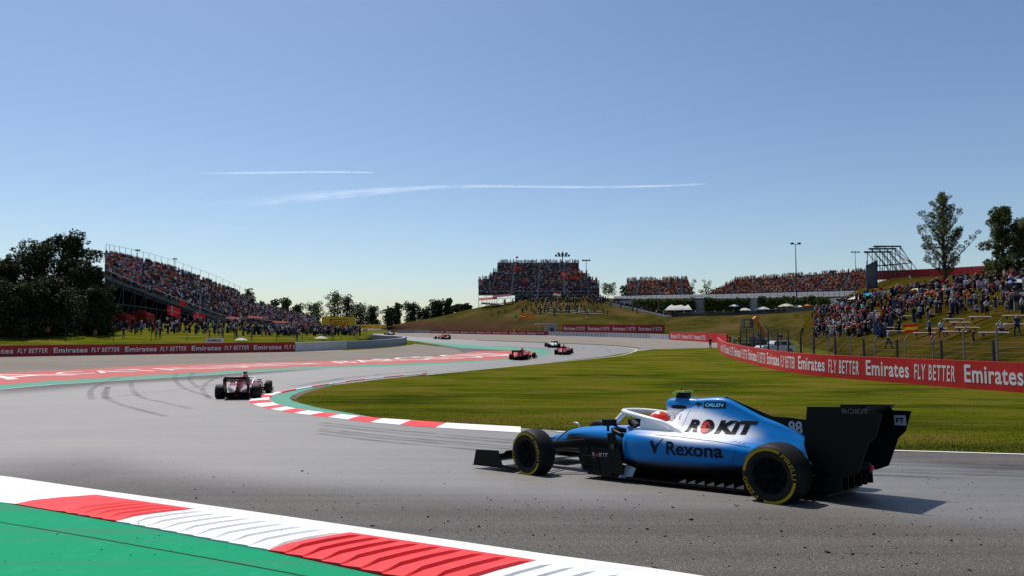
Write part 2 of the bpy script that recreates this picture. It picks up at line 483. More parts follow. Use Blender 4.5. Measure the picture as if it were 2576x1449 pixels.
# track edge lines
near_line = [G(*p) for p in [(1850, 1483), (1630, 1447.5), (1354, 1409.5), (883, 1338.5), (491.6, 1280), (247, 1244), (0, 1206.5), (-220, 1179)]]
ribbon('edge_line', near_line, .26, .28, M_LINE, .014)
ribbon('edge_line', px_pts([(-600, 1047), (-200, 1001), (0, 981), (129, 969), (357, 955), (724.6, 932), (841, 927.4), (1068, 920.4), (1288, 907.4)]), .15, .15, M_LINE, .012)
ribbon('edge_line', px_pts([(2900, 1155), (2575, 1145.8), (2400, 1140.5), (2230, 1135.5), (1900, 1116), (1600, 1100), (1400, 1088)]), .13, .13, M_LINE, .016)
ribbon('edge_line', [G(*p) for p in catmull([(1046, 849.6), (1199.6, 858.2), (1352.6, 863.9), (1484, 869.2), (1529, 871.7), (1574, 876), (1598, 880.2), (1600, 884), (1574, 892.5), (1529.5, 900), (1367, 915.5), (1229.7, 929.2), (1071.6, 945)], 4)], .15, .15, M_LINE, .020)
ribbon('edge_line', px_pts([(1030, 857), (1088, 862), (1240, 874), (1330, 878.5)]), .14, .14, M_LINE, .015)
# dark rubbered-in band before the apex kerb exit
def skid_mat():
    g = NG('tyre_mark_rubber')
    n = g.noise(1.2, 4, .6); f = g.noise(70, 2, .6)
    tr = g.n('BsdfTransparent'); ms = g.n('MixShader')
    a = g.math('MULTIPLY', g.rng(n, .35, .65, .05, .38), g.rng(f, .35, .6, .5, 1))
    g.b.inputs['Base Color'].default_value = (.018, .018, .018, 1); g.set(.6, .4)
    g.l(a, ms.inputs[0]); g.l(tr.outputs[0], ms.inputs[1]); g.l(g.b.outputs[0], ms.inputs[2]); g.l(ms.outputs[0], g.out.inputs[0])
    return g.m
M_SKID = skid_mat()
SK = [[(232, 1008), (228, 985), (258, 965), (320, 945)], [(262, 1005), (272, 975), (262, 995), (300, 1018), (420, 1050)], [(330, 960), (335, 985), (362, 1003), (420, 1016), (480, 1030)],
      [(455, 928), (440, 950), (452, 970), (480, 985), (530, 1000)], [(498, 932), (476, 950), (490, 970), (520, 978), (660, 962)], [(270, 1002), (420, 985), (560, 966), (690, 950)],
      [(560, 945), (520, 965), (510, 985), (530, 1005)], [(1500, 872), (1528, 880), (1536, 888)], [(1430, 871), (1470, 876), (1450, 884)]]
for k, s_ in enumerate(SK):
    pts = [G(*p) for p in catmull(s_, 8)]
    ribbon('tyre_mark', pts, .30, .26, M_SKID, .0105)
for dx in (0, .55, 1.4, 1.9, 2.6):
    pts = [G(*p) for p in catmull([(2700, 1178 + dx * 14), (2300, 1165 + dx * 14), (1900, 1150 + dx * 13), (1400, 1118 + dx * 12), (1000, 1085 + dx * 12), (800, 1064 + dx * 11)], 6)]
    ribbon('tyre_mark', pts, .26, .22, M_SKID, .0105)
ribbon('tyre_mark', px_pts([(740, 973), (860, 954), (960, 943), (1080, 935)]), 1.0, .6, M_SKID, .0105)
# sheen zone stored on the track sheet: racing line plus the wide bright left area
def sheen_on(o, bands):
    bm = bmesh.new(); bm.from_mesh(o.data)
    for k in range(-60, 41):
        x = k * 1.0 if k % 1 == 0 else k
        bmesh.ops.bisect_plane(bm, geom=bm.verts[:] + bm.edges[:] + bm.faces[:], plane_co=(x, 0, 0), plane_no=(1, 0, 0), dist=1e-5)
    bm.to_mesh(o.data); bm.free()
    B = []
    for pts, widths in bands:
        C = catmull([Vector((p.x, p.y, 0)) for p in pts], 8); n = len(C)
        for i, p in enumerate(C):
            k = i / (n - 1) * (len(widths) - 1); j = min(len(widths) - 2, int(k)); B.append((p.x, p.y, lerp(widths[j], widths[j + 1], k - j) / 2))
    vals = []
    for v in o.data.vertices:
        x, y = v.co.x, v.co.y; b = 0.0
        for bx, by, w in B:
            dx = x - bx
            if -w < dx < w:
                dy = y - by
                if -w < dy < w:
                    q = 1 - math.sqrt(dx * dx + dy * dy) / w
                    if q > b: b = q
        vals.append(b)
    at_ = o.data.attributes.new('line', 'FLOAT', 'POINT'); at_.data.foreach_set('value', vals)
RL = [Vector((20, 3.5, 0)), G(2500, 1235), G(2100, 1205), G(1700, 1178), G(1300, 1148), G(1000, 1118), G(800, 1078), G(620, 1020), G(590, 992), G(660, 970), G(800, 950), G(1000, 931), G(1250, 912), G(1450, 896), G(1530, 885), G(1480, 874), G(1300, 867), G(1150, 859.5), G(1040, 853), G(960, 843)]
sheen_on(o_track, [(RL, [5, 6, 7, 9, 11, 13, 15, 15, 15, 15, 15, 16, 18, 20, 22, 24, 24, 24, 24, 24]), ([Vector((-58, 30, 0)), Vector((-40, 26, 0)), G(-300, 1055), G(100, 1040), G(380, 1015), G(620, 975)], [36, 36, 36, 36, 32, 22])])  # second band widens the sheen over the left area, off the racing line
# white lettering painted on the red strip, reading from the track
_TXT = {}
def text_mesh(txt, width=1.0, height=1.0, bold=0.0, shear=0.0, spacing=1.0):
    """flat letters as a bmesh in the xy plane, lower left at 0,0, scaled to width x height"""
    key = (txt, bold, shear, spacing)
    if key not in _TXT:
        cu = bpy.data.curves.new('letters', 'FONT'); cu.body = txt; cu.offset = bold; cu.shear = shear; cu.space_character = spacing
        cu.resolution_u = 4
        ob = bpy.data.objects.new('letters', cu); COL.objects.link(ob)
        dg = bpy.context.evaluated_depsgraph_get(); dg.update()
        me = bpy.data.meshes.new_from_object(ob.evaluated_get(dg))
        bpy.data.objects.remove(ob); bpy.data.curves.remove(cu)
        bm = bmesh.new(); bm.from_mesh(me); bpy.data.meshes.remove(me)
        bmesh.ops.remove_doubles(bm, verts=bm.verts[:], dist=1e-5)
        x0 = min(v.co.x for v in bm.verts); x1 = max(v.co.x for v in bm.verts); y1 = max(v.co.y for v in bm.verts); y0 = min(v.co.y for v in bm.verts)
        for v in bm.verts: v.co = ((v.co.x - x0) / (x1 - x0), (v.co.y - y0) / (y1 - y0), 0)
        bmesh.ops.triangulate(bm, faces=bm.faces[:])
        me = bpy.data.meshes.new('letters'); bm.to_mesh(me); bm.free(); _TXT[key] = me
    bm = bmesh.new(); bm.from_mesh(_TXT[key])
    for v in bm.verts: v.co = (v.co.x * width, v.co.y * height, 0)
    return bm
def cut(bm, axis, step):
    i = 'xy'.index(axis); c = [v.co[i] for v in bm.verts]; a = min(c); k = a + step
    while k < max(c):
        co = [0, 0, 0]; no = [0, 0, 0]; co[i] = k; no[i] = 1
        bmesh.ops.bisect_plane(bm, geom=bm.verts[:] + bm.edges[:] + bm.faces[:], plane_co=co, plane_no=no, dist=1e-6); k += step
def bm_obj(name, bm, m, parent=None):
    for f in bm.faces: f.smooth = False
    me = bpy.data.meshes.new(name); bm.to_mesh(me); bm.free(); me.materials.append(m)
    return link(name, me, parent)
def strip_text(txt, p0, p1, q0, q1):
    """letters filling the strip between the lower line p0-p1 and the upper line q0-q1"""
    bm = text_mesh(txt, 1.0, 1.0, 0.0); cut(bm, 'x', .02); cut(bm, 'y', .2)
    for v in bm.verts:
        a = p0.lerp(p1, v.co.x); b = q0.lerp(q1, v.co.x); q = a.lerp(b, v.co.y); v.co = (q.x, q.y, P(q.y) + .021)
    o = bm_obj('painted_lettering', bm, M_RUNWHITE); o['kind'] = 'structure'
strip_text('NA', G(-230, 973), G(205, 944), G(-260, 961), G(20, 939.5))
strip_text('CATALUNYA', G(150, 944.5), G(870, 915.2), G(130, 939), G(700, 914.4))
strip_text('BARCELONA', G(860, 915.5), G(1345, 895), G(830, 911.5), G(1215, 888.5))

# ------------------------------------------------------------------ kerbs: each painted block is its own piece
def kerb_block(parent, A0, A1, B0, B1, m, teeth, rise, tooth, flat_to=0.0, nt_=0):
    """A = edge beside the track, B = outer edge; saw-tooth ridges run across"""
    n = max(4, teeth * 14); rows = []
    for i in range(n + 1):
        t = i / n
        a = A0.lerp(A1, t); b = B0.lerp(B1, t)
        if teeth and t > flat_to:
            q = ((t - flat_to) / (1 - flat_to) * teeth)
            fr = q - math.floor(q)
            if t >= 1: fr = 0.0
            h = tooth * (fr / .93 if fr < .93 else (1 - fr) / .07)
        else: h = 0
        row = []
        for s in (0, .06, .2, .5, .8, .97, 1):
            p = a.lerp(b, s)
            z = P(p.y) + .016 + rise * min(1, s * 1.6) * (1 - .85 * sstep(.75, 1, s)) + h * sstep(.02, .25, s) * (1 - .55 * sstep(.85, 1, s))
            row.append(Vector((p.x, p.y, z)))
        e = a.lerp(b, 1.0); row.append(Vector((e.x, e.y, P(e.y) - .02)))
        rows.append(row)
    mb = MB(); mb.grid(rows)
    o = mb.build('kerb_block', m, parent)
    if o.data.polygons[0].normal.z < 0: o.data.flip_normals()
    return o
kerb = tag(empty('kerb'), 'ridged red and white kerb beside the green run-off in the foreground', None, None, 'structure')
KA = [G(-260, 1176), G(0, 1213.5), G(240.6, 1249), G(491.6, 1285.2), G(880, 1344.5), G(1351.7, 1415.8), G(1900, 1499)]
KB = [G(-380, 1229), G(0, 1267.8), G(37.8, 1273), G(292, 1317.6), G(673.8, 1390.8), G(1135, 1488), G(1690, 1603)]
kerb_block(kerb, KA[0], KA[2], KB[0], KB[2], M_WHITE, 0, .02, 0)
kerb_block(kerb, KA[2], KA[3], KB[2], KB[3], M_RED, 5, .022, .020, .42)
kerb_block(kerb, KA[3], KA[4], KB[3], KB[4], M_WHITE, 9, .022, .016)
kerb_block(kerb, KA[4], KA[5], KB[4], KB[5], M_RED, 9, .022, .024)
kerb_block(kerb, KA[5], KA[6], KB[5], KB[6], M_WHITE, 9, .022, .018)
kerb2 = tag(empty('kerb'), 'curved red and white kerb round the green apex of the bend', None, None, 'structure')
KO = [G(*p) for p in catmull([(1310, 1090.5), (1103, 1078), (1010, 1071), (917, 1062.5), (860, 1055.5), (807, 1049), (757, 1043), (715, 1037), (658, 1025.5), (632, 1016), (626.8, 1008), (640, 1000), (670.6, 991.7), (718, 984), (780.6, 973.6), (879, 959.5), (980, 948.5), (1073.5, 940.4)], 6)]
KI = [G(*p) for p in catmull([(1310, 1080), (1133, 1070), (1040, 1063), (951, 1057), (892, 1050.5), (843, 1045.5), (797, 1040), (754, 1034), (705.6, 1023), (686, 1014.5), (679, 1008), (682, 1002), (692, 996.5), (725, 987.2), (777, 978), (879, 962), (985, 950.4), (1075, 942)], 6)]
def cum(pts):
    s = [0.0]
    for a, b in zip(pts, pts[1:]): s.append(s[-1] + (b - a).length)
    return s
def along(pts, cs, s):
    i = max(0, min(len(pts) - 2, _bis.bisect_right(cs, s) - 1))
    t = (s - cs[i]) / max(1e-9, cs[i + 1] - cs[i]); return pts[i].lerp(pts[i + 1], min(1, max(0, t)))
cs_ = cum(KO)
def kpt(s):
    i = max(0, min(len(KO) - 2, _bis.bisect_right(cs_, s) - 1)); t = min(1, (s - cs_[i]) / max(1e-9, cs_[i + 1] - cs_[i]))
    return KO[i].lerp(KO[i + 1], t), KI[i].lerp(KI[i + 1], t)
s = 0.0; k = 0
while s < cs_[-1] - .2:
    L_ = 2.6 if k == 0 else 1.35 if s < 14 else 2.2
    e = min(cs_[-1], s + L_)
    m_ = M_WHITE if k % 2 == 0 else M_RED
    # bend each block in three facets
    mb = MB(); rows = []
    for i in range(4):
        a, b = kpt(lerp(s, e, i / 3))
        row = []
        for q, z in ((0, .012), (.5, .045), (.95, .06), (1.0, -.02)):
            p = a.lerp(b, q); row.append(Vector((p.x, p.y, P(p.y) + z)))
        rows.append(row)
    mb.grid(rows); ob = mb.build('kerb_block', m_, kerb2)
    if ob.data.polygons[0].normal.z < 0: ob.data.flip_normals()
    s = e; k += 1
# rubber crumbs lying off line on the near asphalt
mb = MB(); rr = random.Random(3)
for k in range(520):
    px = rr.uniform(-40, 2600); py = rr.triangular(1130, 1449, 1330)
    lim = interp([(0, 1205), (1650, 1449), (2600, 1590)], px) - 10
    if py > lim: continue
    p = G(px, py); r = rr.uniform(.003, .008) * (2.0 if rr.random() < .07 else 1)
    M = Matrix.Rotation(rr.uniform(0, 6.3), 3, 'Z')
    mb.box((p.x, p.y, p.z + .006 + r * .3), (r * rr.uniform(1.2, 3.2), r * rr.uniform(.7, 1.4), r * .8), M=M @ Matrix.Rotation(rr.uniform(-.4, .4), 3, 'X'))
for k in range(40):
    px = rr.uniform(0, 1200); py = rr.uniform(1290, 1449); p = G(px, py); r = rr.uniform(.003, .007)
    mb.box((p.x, p.y, p.z + .03 + r * .3), (r * 2, r, r * .8), rr.uniform(0, 6))
o = mb.build('rubber_crumbs', M_RUBBER); o['kind'] = 'stuff'; o['label'] = 'black rubber crumbs scattered on the near asphalt'
# a dark expansion joint across the green run-off
mb = MB()
jl = [G(*p) for p in [(-60, 1306), (0, 1318), (170, 1346), (400, 1387), (600, 1423), (900, 1480)]]
ribbon('joint_line', jl, .012, .016, M_RUBBER, .013)
# ------------------------------------------------------------------ barriers with lettering
def banner_mat(name, col, rough=.5):
    g = NG(name)
    n = g.noise(.9, 4, .55); f = g.noise(9, 3, .6, g.coord((1, 1, .25)))
    c = g.mix(1.0, col, g.rng(n, .3, .7, .86, 1.12), 'MULTIPLY')
    g.base(c); g.set(rough, .4); g.bump(g.math('ADD', n, g.math('MULTIPLY', f, .3)), .35, .06)
    return g.m
M_BANNER = banner_mat('red_banner_vinyl', (.48, .012, .010))
M_BANNER_D = banner_mat('dark_red_banner_vinyl', (.30, .008, .010))
M_LETTER = mat('white_banner_print', (.66, .65, .66), .55, .4, noise=(1.5, .06, 3))
M_CONC = mat('concrete', (.34, .34, .34), .85, .3, noise=(2.5, .15, 5), bump=(18, .3, .01))
M_CONC_W = mat('white_concrete', (.50, .50, .51), .8, .3, noise=(1.2, .12, 5))
M_STEEL = mat('galvanised_steel', (.34, .35, .36), .45, .5, .6, noise=(3, .15, 3))
M_DARKSTEEL = mat('dark_steel', (.045, .048, .052), .5, .4, .3)
M_GREYPAINT = mat('grey_blue_paint', (.27, .29, .34), .6, .4, noise=(2, .15, 4))
def resample(pts, step):
    c = cum(pts); n = max(1, int(round(c[-1] / step)))
    return [along(pts, c, c[-1] * i / n) for i in range(n + 1)]
class Wall:
    """an upright barrier along a ground polyline given from left to right in the picture"""
    def __init__(s, name, label, cat, pts, h, th, m, panel=3.65, lift=0.0, face=None):
        s.pts = resample([Vector((p.x, p.y, 0)) for p in pts], .6); s.c = cum(s.pts); s.h = h; s.lift = lift
        s.o = tag(empty(name), label, cat)
        mid = s.pts[len(s.pts) // 2]
        t = (s.pts[-1] - s.pts[0]).normalized(); n = Vector((-t.y, t.x, 0))
        s.sg = 1 if n.dot(-mid) > 0 else -1
        s.th = th
        L = s.c[-1]; k = max(1, int(round(L / panel)))
        for i in range(k):
            a, b = L * i / k + .006, L * (i + 1) / k - .006
            q = max(2, int((b - a) / .6) + 1); rows = []
            for j in range(q + 1):
                u = lerp(a, b, j / q); p, nn = s.at(u)
                z = P(p.y) + lift
                rows.append([p + nn * (th / 2) + Vector((0, 0, z - .12)), p + nn * (th / 2) + Vector((0, 0, z + h)), p - nn * (th / 2) + Vector((0, 0, z + h)), p - nn * (th / 2) + Vector((0, 0, z - .12))])
            mb = MB(); mb.grid(rows, close=True)
            mb.add(rows[0], [(0, 1, 2, 3)]); mb.add(rows[-1], [(3, 2, 1, 0)])
            mb.build('panel', m(i) if callable(m) else m, s.o)
    def at(s, u):
        p = along(s.pts, s.c, u); a = along(s.pts, s.c, max(0, u - .8)); b = along(s.pts, s.c, min(s.c[-1], u + .8))
        t = (b - a).normalized(); return p, Vector((-t.y, t.x, 0)) * s.sg
    def s_of(s, px):
        r = ray(px, 900); best = None
        for i, (a, b) in enumerate(zip(s.pts, s.pts[1:])):
            fa = a.x * r.y - a.y * r.x; fb = b.x * r.y - b.y * r.x
            if fa * fb <= 0: best = s.c[i] + (s.c[i + 1] - s.c[i]) * abs(fa) / max(1e-9, abs(fa) + abs(fb))
        return best
    def text(s, txt, u0, w, h, z0, m, bold=.02, shear=0.0, name='lettering', cutx=.5):
        L = s.c[-1]
        if u0 + w < .05 or u0 > L - .05: return
        bm = text_mesh(txt, w, h, bold, shear, 1.22 if txt == 'FLY BETTER' else 1.08); cut(bm, 'x', cutx)
        if u0 < 0: bmesh.ops.bisect_plane(bm, geom=bm.verts[:] + bm.edges[:] + bm.faces[:], plane_co=(-u0, 0, 0), plane_no=(1, 0, 0), clear_inner=True)
        if u0 + w > L: bmesh.ops.bisect_plane(bm, geom=bm.verts[:] + bm.edges[:] + bm.faces[:], plane_co=(L - u0, 0, 0), plane_no=(1, 0, 0), clear_outer=True)
        for v in bm.verts:
            p, nn = s.at(u0 + v.co.x); q = p + nn * (s.th / 2 + .008)
            v.co = (q.x, q.y, P(p.y) + s.lift + z0 + v.co.y)
        bm_obj(name, bm, m, s.o)
# the long curved banner wall on the right
rw = [G(1807, 876), G(1822.7, 894.8), G(1885, 914.8), G(2012.6, 941.5), G(2280.8, 966.4), G(2575, 989.4), Vector((30.2, 27, 0)), Vector((34.6, 16, 0)), Vector((40, 4, 0))]
rw = catmull([Vector((p.x, p.y, 0)) for p in rw], 8)
WR = Wall('advertising_barrier', 'long curved red barrier with large white lettering right of the infield grass', 'barrier', rw, 1.58, .30, M_BANNER, 3.65)
u0 = WR.s_of(2182); k = -6
while u0 + k * 7.26 < WR.c[-1]:
    u = u0 + k * 7.26
    WR.text('Emirates', u, 3.42, 1.00, .36, M_LETTER, .020)
    WR.text('FLY BETTER', u + 3.80, 2.85, .92, .34, M_LETTER, .014, .16)
    k += 1
# the left banner wall, then plain grey blocks and a curved grey barrier
lw = [G(-330, 906), G(-200, 903), G(0, 899), G(740, 886)]
WL = Wall('advertising_barrier', 'dark red barrier with white lettering behind the left gravel trap', 'barrier', lw, 1.30, .35, M_BANNER_D, 3.65)
u0 = WL.s_of(135); k = -2
while u0 + k * 7.4 < WL.c[-1]:
    u = u0 + k * 7.4
    WL.text('Emirates', u, 3.44, .60, .36, M_LETTER, .022)
    WL.text('FLY BETTER', u + 3.85, 2.94, .54, .38, M_LETTER, .018, .18)
    k += 1
Wall('concrete_barrier', 'plain pale grey concrete wall at the end of the left red barrier', 'barrier', [G(741, 886), G(870, 880)], 1.22, .5, M_CONC_W, 3.2)
gb = [G(871, 880), G(940, 876), G(990, 871.5), G(1013, 868), G(1017, 864)]
gb = catmull([Vector((p.x, p.y, 0)) for p in gb] + [Vector((-19.5, 131, 0)), Vector((-23.5, 138, 0)), Vector((-33, 147, 0)), Vector((-44, 153, 0)), Vector((-52, 160, 0))], 6)
Wall('guard_rail', 'curved grey ribbed barrier bending back round the lawn tip', 'barrier', gb, 1.15, .5, M_GREYPAINT, 1.6)
# far barriers across the middle
WA = Wall('advertising_barrier', 'long low dark red lettered barrier at the foot of the central hill', 'barrier', [G(1083.6, 839.8), G(1380, 845)], 1.10, .3, M_BANNER_D, 4.0)
u = .4
while u < WA.c[-1] - 6:
    WA.text('Emirates', u, 3.0, .55, .28, M_LETTER, .022); WA.text('FLY BETTER', u + 3.3, 2.5, .5, .28, M_LETTER, .018, .18); u += 6.6
Wall('guard_rail', 'white and grey striped tyre barrier below the lettered hoarding', 'barrier', [G(1381, 845.2), G(1529, 849), G(1640, 853), G(1686, 855.5)], 1.05, .6, lambda i: M_CONC_W if i % 2 else M_GREYPAINT, .55)
Wall('guard_rail', 'short plain grey barrier left of the long low red one', 'barrier', [G(1000, 839), G(1040, 838.6), G(1082, 839.6)], 1.0, .4, M_GREYPAINT, 2.0)
pb = [at(1415, 838, 196), at(1672, 842, 182)]
WB = Wall('advertising_hoarding', 'raised dark red lettered hoarding above the striped tyre barrier', 'hoarding', pb, 2.1, .2, M_BANNER_D, 4.5, lift=.9)
for k in range(4):
    WB.text('Emirates', .5 + k * 7.1, 3.3, .95, .55, M_LETTER, .022); WB.text('FLY BETTER', 4.1 + k * 7.1, 2.6, .9, .55, M_LETTER, .018, .12)
mb = MB()
for k in range(8):
    p, nn = WB.at(WB.c[-1] * (k + .5) / 8); p = p - nn * .2
    q = MB(); q.box((p.x, p.y, P(p.y) + 1.35), (.14, .14, 2.9)); q.build('post', M_DARKSTEEL, WB.o)
WC = Wall('advertising_barrier', 'bright red lettered barrier panel left of the long curved one', 'barrier', [G(1687, 856), G(1805, 863.7), G(1830, 866)], 1.72, .3, M_BANNER, 4.0)
for k in range(3):
    WC.text('Emirates', .4 + k * 5.6, 2.6, .9, .4, M_LETTER, .022); WC.text('FLY BETTER', 3.15 + k * 5.6, 2.1, .85, .4, M_LETTER, .018, .12)

# ------------------------------------------------------------------ hills and banks
def bank(name, rows, m, ncol=5, nrow=5, rough=.25, register=True):
    """rows of (px, py, d) or Vectors, smoothed into one grassy surface"""
    R = [[(q if isinstance(q, Vector) else at(*q)) for q in r] for r in rows]
    R = [catmull(r, ncol) for r in R]
    cols = [catmull([r[j] for r in R], nrow) for j in range(len(R[0]))]
    for c in cols:
        for p in c:
            p.z += rough * (mnoise.noise(Vector((p.x * .12, p.y * .12, 3))) + .5 * mnoise.noise(Vector((p.x * .4, p.y * .4, 7))))
    mb = MB(); mb.grid(cols)
    o = mb.build(name, m, smooth=True); o['kind'] = 'structure'
    if sum(p.normal.z for p in o.data.polygons) < 0: o.data.flip_normals()
    if register: BVH.append(BVHTree.FromPolygons([v.co[:] for v in o.data.vertices], [tuple(p.vertices) for p in o.data.polygons]))
    return o
def low(px, d, dz=-.3):
    p = at(px, 840, d); p.z = P(p.y) + dz; return p
tpx = [1470, 1530, 1590, 1640, 1680, 1750, 1860, 1975, 2060, 2130]
tpy = [748, 765, 778, 790, 799, 796, 793.5, 788, 781, 776]
td = [240, 236, 228, 219, 212, 208, 203, 192, 181, 172]
tb = [198, 194, 190, 186, 182, 176, 168, 150, 128, 110]
EDGE = [at(x, y, d) for x, y, d in zip(tpx, tpy, td)]
def back(p, k, dz=0.0):
    q = Vector((p.x, p.y, 0)).normalized(); return Vector((p.x + q.x * k, p.y + q.y * k, p.z + dz))
def hill_mat():
    g = NG('hill_turf')
    a = g.noise(.10, 5, .6); b = g.noise(.5, 4, .6); c = g.noise(9, 4, .7)
    col = g.ramp(a, [(.34, (.045, .058, .010)), (.46, (.080, .090, .014)), (.56, (.120, .105, .026)), (.66, (.175, .130, .050))])
    col = g.mix(g.rng(b, .52, .72, 0, .8), col, (.17, .12, .055))
    sep = g.n('SeparateXYZ'); g.l(g.tc.outputs['Object'], sep.inputs[0])
    low_ = g.rng(g.math('ADD', sep.outputs[2], g.math('MULTIPLY', b, 4.0)), 7.0, 9.2, 1.0, 0.0)
    left_ = g.rng(sep.outputs[0], -6, 16, 1, 0)
    col = g.mix(g.math('MULTIPLY', g.math('MULTIPLY', low_, left_), .85), col, (.115, .068, .042))
    col = g.mix(1.0, col, g.rng(c, .3, .7, .7, 1.3), 'MULTIPLY'); col = g.mix(1.0, col, (.52, .46, .50), 'MULTIPLY')
    g.base(col); g.set(1.0, 0.0); g.bump(c, .8, .08); return g.m
M_HILL = hill_mat()
bank('terraced_hillside', [
    [low(x, d) for x, d in zip(tpx, tb)],
    [low(x, lerp(a, b, .12), .5) for x, a, b in zip(tpx, tb, td)],
    [low(x, a, 0).lerp(e, .58) for x, a, e in zip(tpx, tb, EDGE)],
    [back(e, -1.0, -.15) for e in EDGE], EDGE, [back(e, 8, .05) for e in EDGE], [back(e, 9, -2) for e in EDGE]], M_HILL, 5, 4, .12)
hpx = [975, 1010, 1080, 1130, 1200, 1260, 1330, 1420, 1500, 1560, 1600]
hcy = [830, 822, 808, 797, 779, 768, 756, 750, 752, 757, 764]
hcd = [250, 250, 252, 252, 254, 256, 258, 259, 259, 257, 255]
hb = [243, 240, 236, 231, 224, 217, 210, 203, 199, 196, 194]
CREST = [at(x, y, d) for x, y, d in zip(hpx, hcy, hcd)]
bank('grass_hill', [
    [low(x, d) for x, d in zip(hpx, hb)],
    [low(x, d + 2, 1.0 if x > 1050 else .2) for x, d in zip(hpx, hb)],
    [low(x, d + 6, 2.6 if x > 1050 else .5) for x, d in zip(hpx, hb)],
    [low(x, d + 7, 2.8).lerp(c, .45) for x, d, c in zip(hpx, hb, CREST)],
    CREST, [back(c, 12, .8) for c in CREST], [back(c, 45, .6) for c in CREST], [back(c, 75, -9) for c in CREST]], M_HILL, 5, 5, .35)
cpx = [2025, 2080, 2150, 2250, 2350, 2450, 2575, 2750, 3050]
def sunk(px, d):
    q = at(px, 840, d); return drop(q.x, q.y) + Vector((0, 0, -.5))
def row(pys, ds): return [sunk(2000, ds[0])] + [(x, y, d) for x, y, d in list(zip(cpx, pys, ds))[1:]]
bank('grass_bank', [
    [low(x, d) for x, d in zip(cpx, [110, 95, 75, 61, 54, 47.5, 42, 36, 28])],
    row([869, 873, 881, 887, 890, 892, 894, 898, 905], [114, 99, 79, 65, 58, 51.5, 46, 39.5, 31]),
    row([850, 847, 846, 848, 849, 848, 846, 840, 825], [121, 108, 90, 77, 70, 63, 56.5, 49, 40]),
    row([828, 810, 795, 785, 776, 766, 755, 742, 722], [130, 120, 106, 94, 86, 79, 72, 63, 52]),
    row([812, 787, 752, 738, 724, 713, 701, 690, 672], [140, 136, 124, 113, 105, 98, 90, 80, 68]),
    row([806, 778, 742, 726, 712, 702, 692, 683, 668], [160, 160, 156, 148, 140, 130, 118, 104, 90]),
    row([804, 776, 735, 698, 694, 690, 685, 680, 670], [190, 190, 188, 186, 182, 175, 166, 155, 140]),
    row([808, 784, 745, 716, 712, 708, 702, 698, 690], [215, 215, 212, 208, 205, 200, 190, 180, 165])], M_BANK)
lpx = [-500, -250, 0, 200, 400, 600, 740, 830, 890, 935]
bank('spectator_lawn', [
    [low(x, d) for x, d in zip(lpx, [74, 80, 86, 90, 95, 99, 101, 108, 118, 138])],
    [low(x, d, .15) for x, d in zip(lpx, [75.5, 81.5, 87.5, 92, 97, 101, 104, 111, 121, 142])],
    [(x, y, d) for x, y, d in zip(lpx, [850, 845, 842, 841, 841, 842, 845, 848, 849, 846], [92, 98, 106, 112, 118, 122, 124, 126, 130, 146])],
    [(x, y, d) for x, y, d in zip(lpx, [822, 816, 812, 810, 812, 818, 826, 832, 835, 836], [118, 124, 132, 140, 150, 165, 175, 175, 172, 172])],
    [(x, y, d) for x, y, d in zip(lpx, [806, 803, 800, 801, 806, 815, 824, 829, 832, 834], [150, 158, 170, 185, 215, 250, 262, 262, 258, 250])],
    [(x, y, d) for x, y, d in zip(lpx, [800, 798, 797, 800, 806, 816, 825, 830, 833, 836], [220, 225, 235, 250, 275, 300, 310, 310, 300, 290])]], M_LAWN, 5, 5, .10)
# upper tarmac in front of the right stands
upx = [1545, 1600, 1680, 1750, 1860, 1975, 2060, 2140, 2215]
UF = [at(x, y, d) for x, y, d in zip(upx, [757, 757, 757, 757, 757, 755.5, 754, 752, 750], [247, 241, 225, 220, 215, 204, 194, 188, 184])]
UB = [at(x, y, d) for x, y, d in zip(upx, [747, 745, 743, 742, 740, 737, 735, 733, 731], [270, 268, 266, 264, 260, 255, 250, 246, 242])]
bank('upper_tarmac', [[p + Vector((0, 0, -12)) for p in UF], [p + Vector((0, 0, -.05)) for p in UF], UF, [a.lerp(b, .5) for a, b in zip(UF, UB)], UB, [back(b, 30, .5) for b in UB]], mat('weathered_asphalt', (.085, .09, .10), .8, .4, noise=(.2, .2, 4)), 4, 2, 0)
# ------------------------------------------------------------------ racing cars (x forward, y left, z up; wheels on z = 0)
def tint_mat(name, rough=.3, coat=.5, spec=.5, metal=0.0):
    g = NG(name); a = g.n('VertexColor'); a.layer_name = 'tint'
    g.l(a.outputs['Color'], g.b.inputs['Base Color']); g.set(rough, spec)
    g.b.inputs['Coat Weight'].default_value = coat; g.b.inputs['Coat Roughness'].default_value = .08; g.b.inputs['Metallic'].default_value = metal
    return g.m
M_PAINT = tint_mat('car_paint', .34, .06, .22)
M_CARBON = mat('carbon_fibre', (.0022, .0022, .0025), .45, .16, noise=(60, .2, 2))
M_TYRE = mat('tyre_rubber', (.007, .007, .0073), .62, .2, noise=(25, .2, 3), bump=(90, .2, .002))
M_RIM = mat('black_rim', (.0015, .0015, .0015), .6, .08)
M_YEL = mat('yellow_sidewall_print', (.40, .27, .010), .75, .1)
M_RED_D = mat('red_decal', (.55, .02, .02), .5, .3)
M_BLK_D = mat('black_decal', (.002, .002, .0025), .45, .2)
M_GREY_D = mat('pale_grey_decal', (.40, .39, .46), .6, .3)
M_BLUE_D = mat('blue_decal', (.10, .48, .80), .5, .3)
M_CHROME = mat('polished_metal', (.22, .22, .23), .24, .5, 1.0)
M_LIME = mat('lime_camera_cover', (.42, .50, .10), .4, .4)
M_WHITE_G = mat('white_gloss', (.78, .78, .80), .25, .5, coat=.4)
M_GLOVE = mat('dark_glove', (.015, .015, .02), .7, .3)
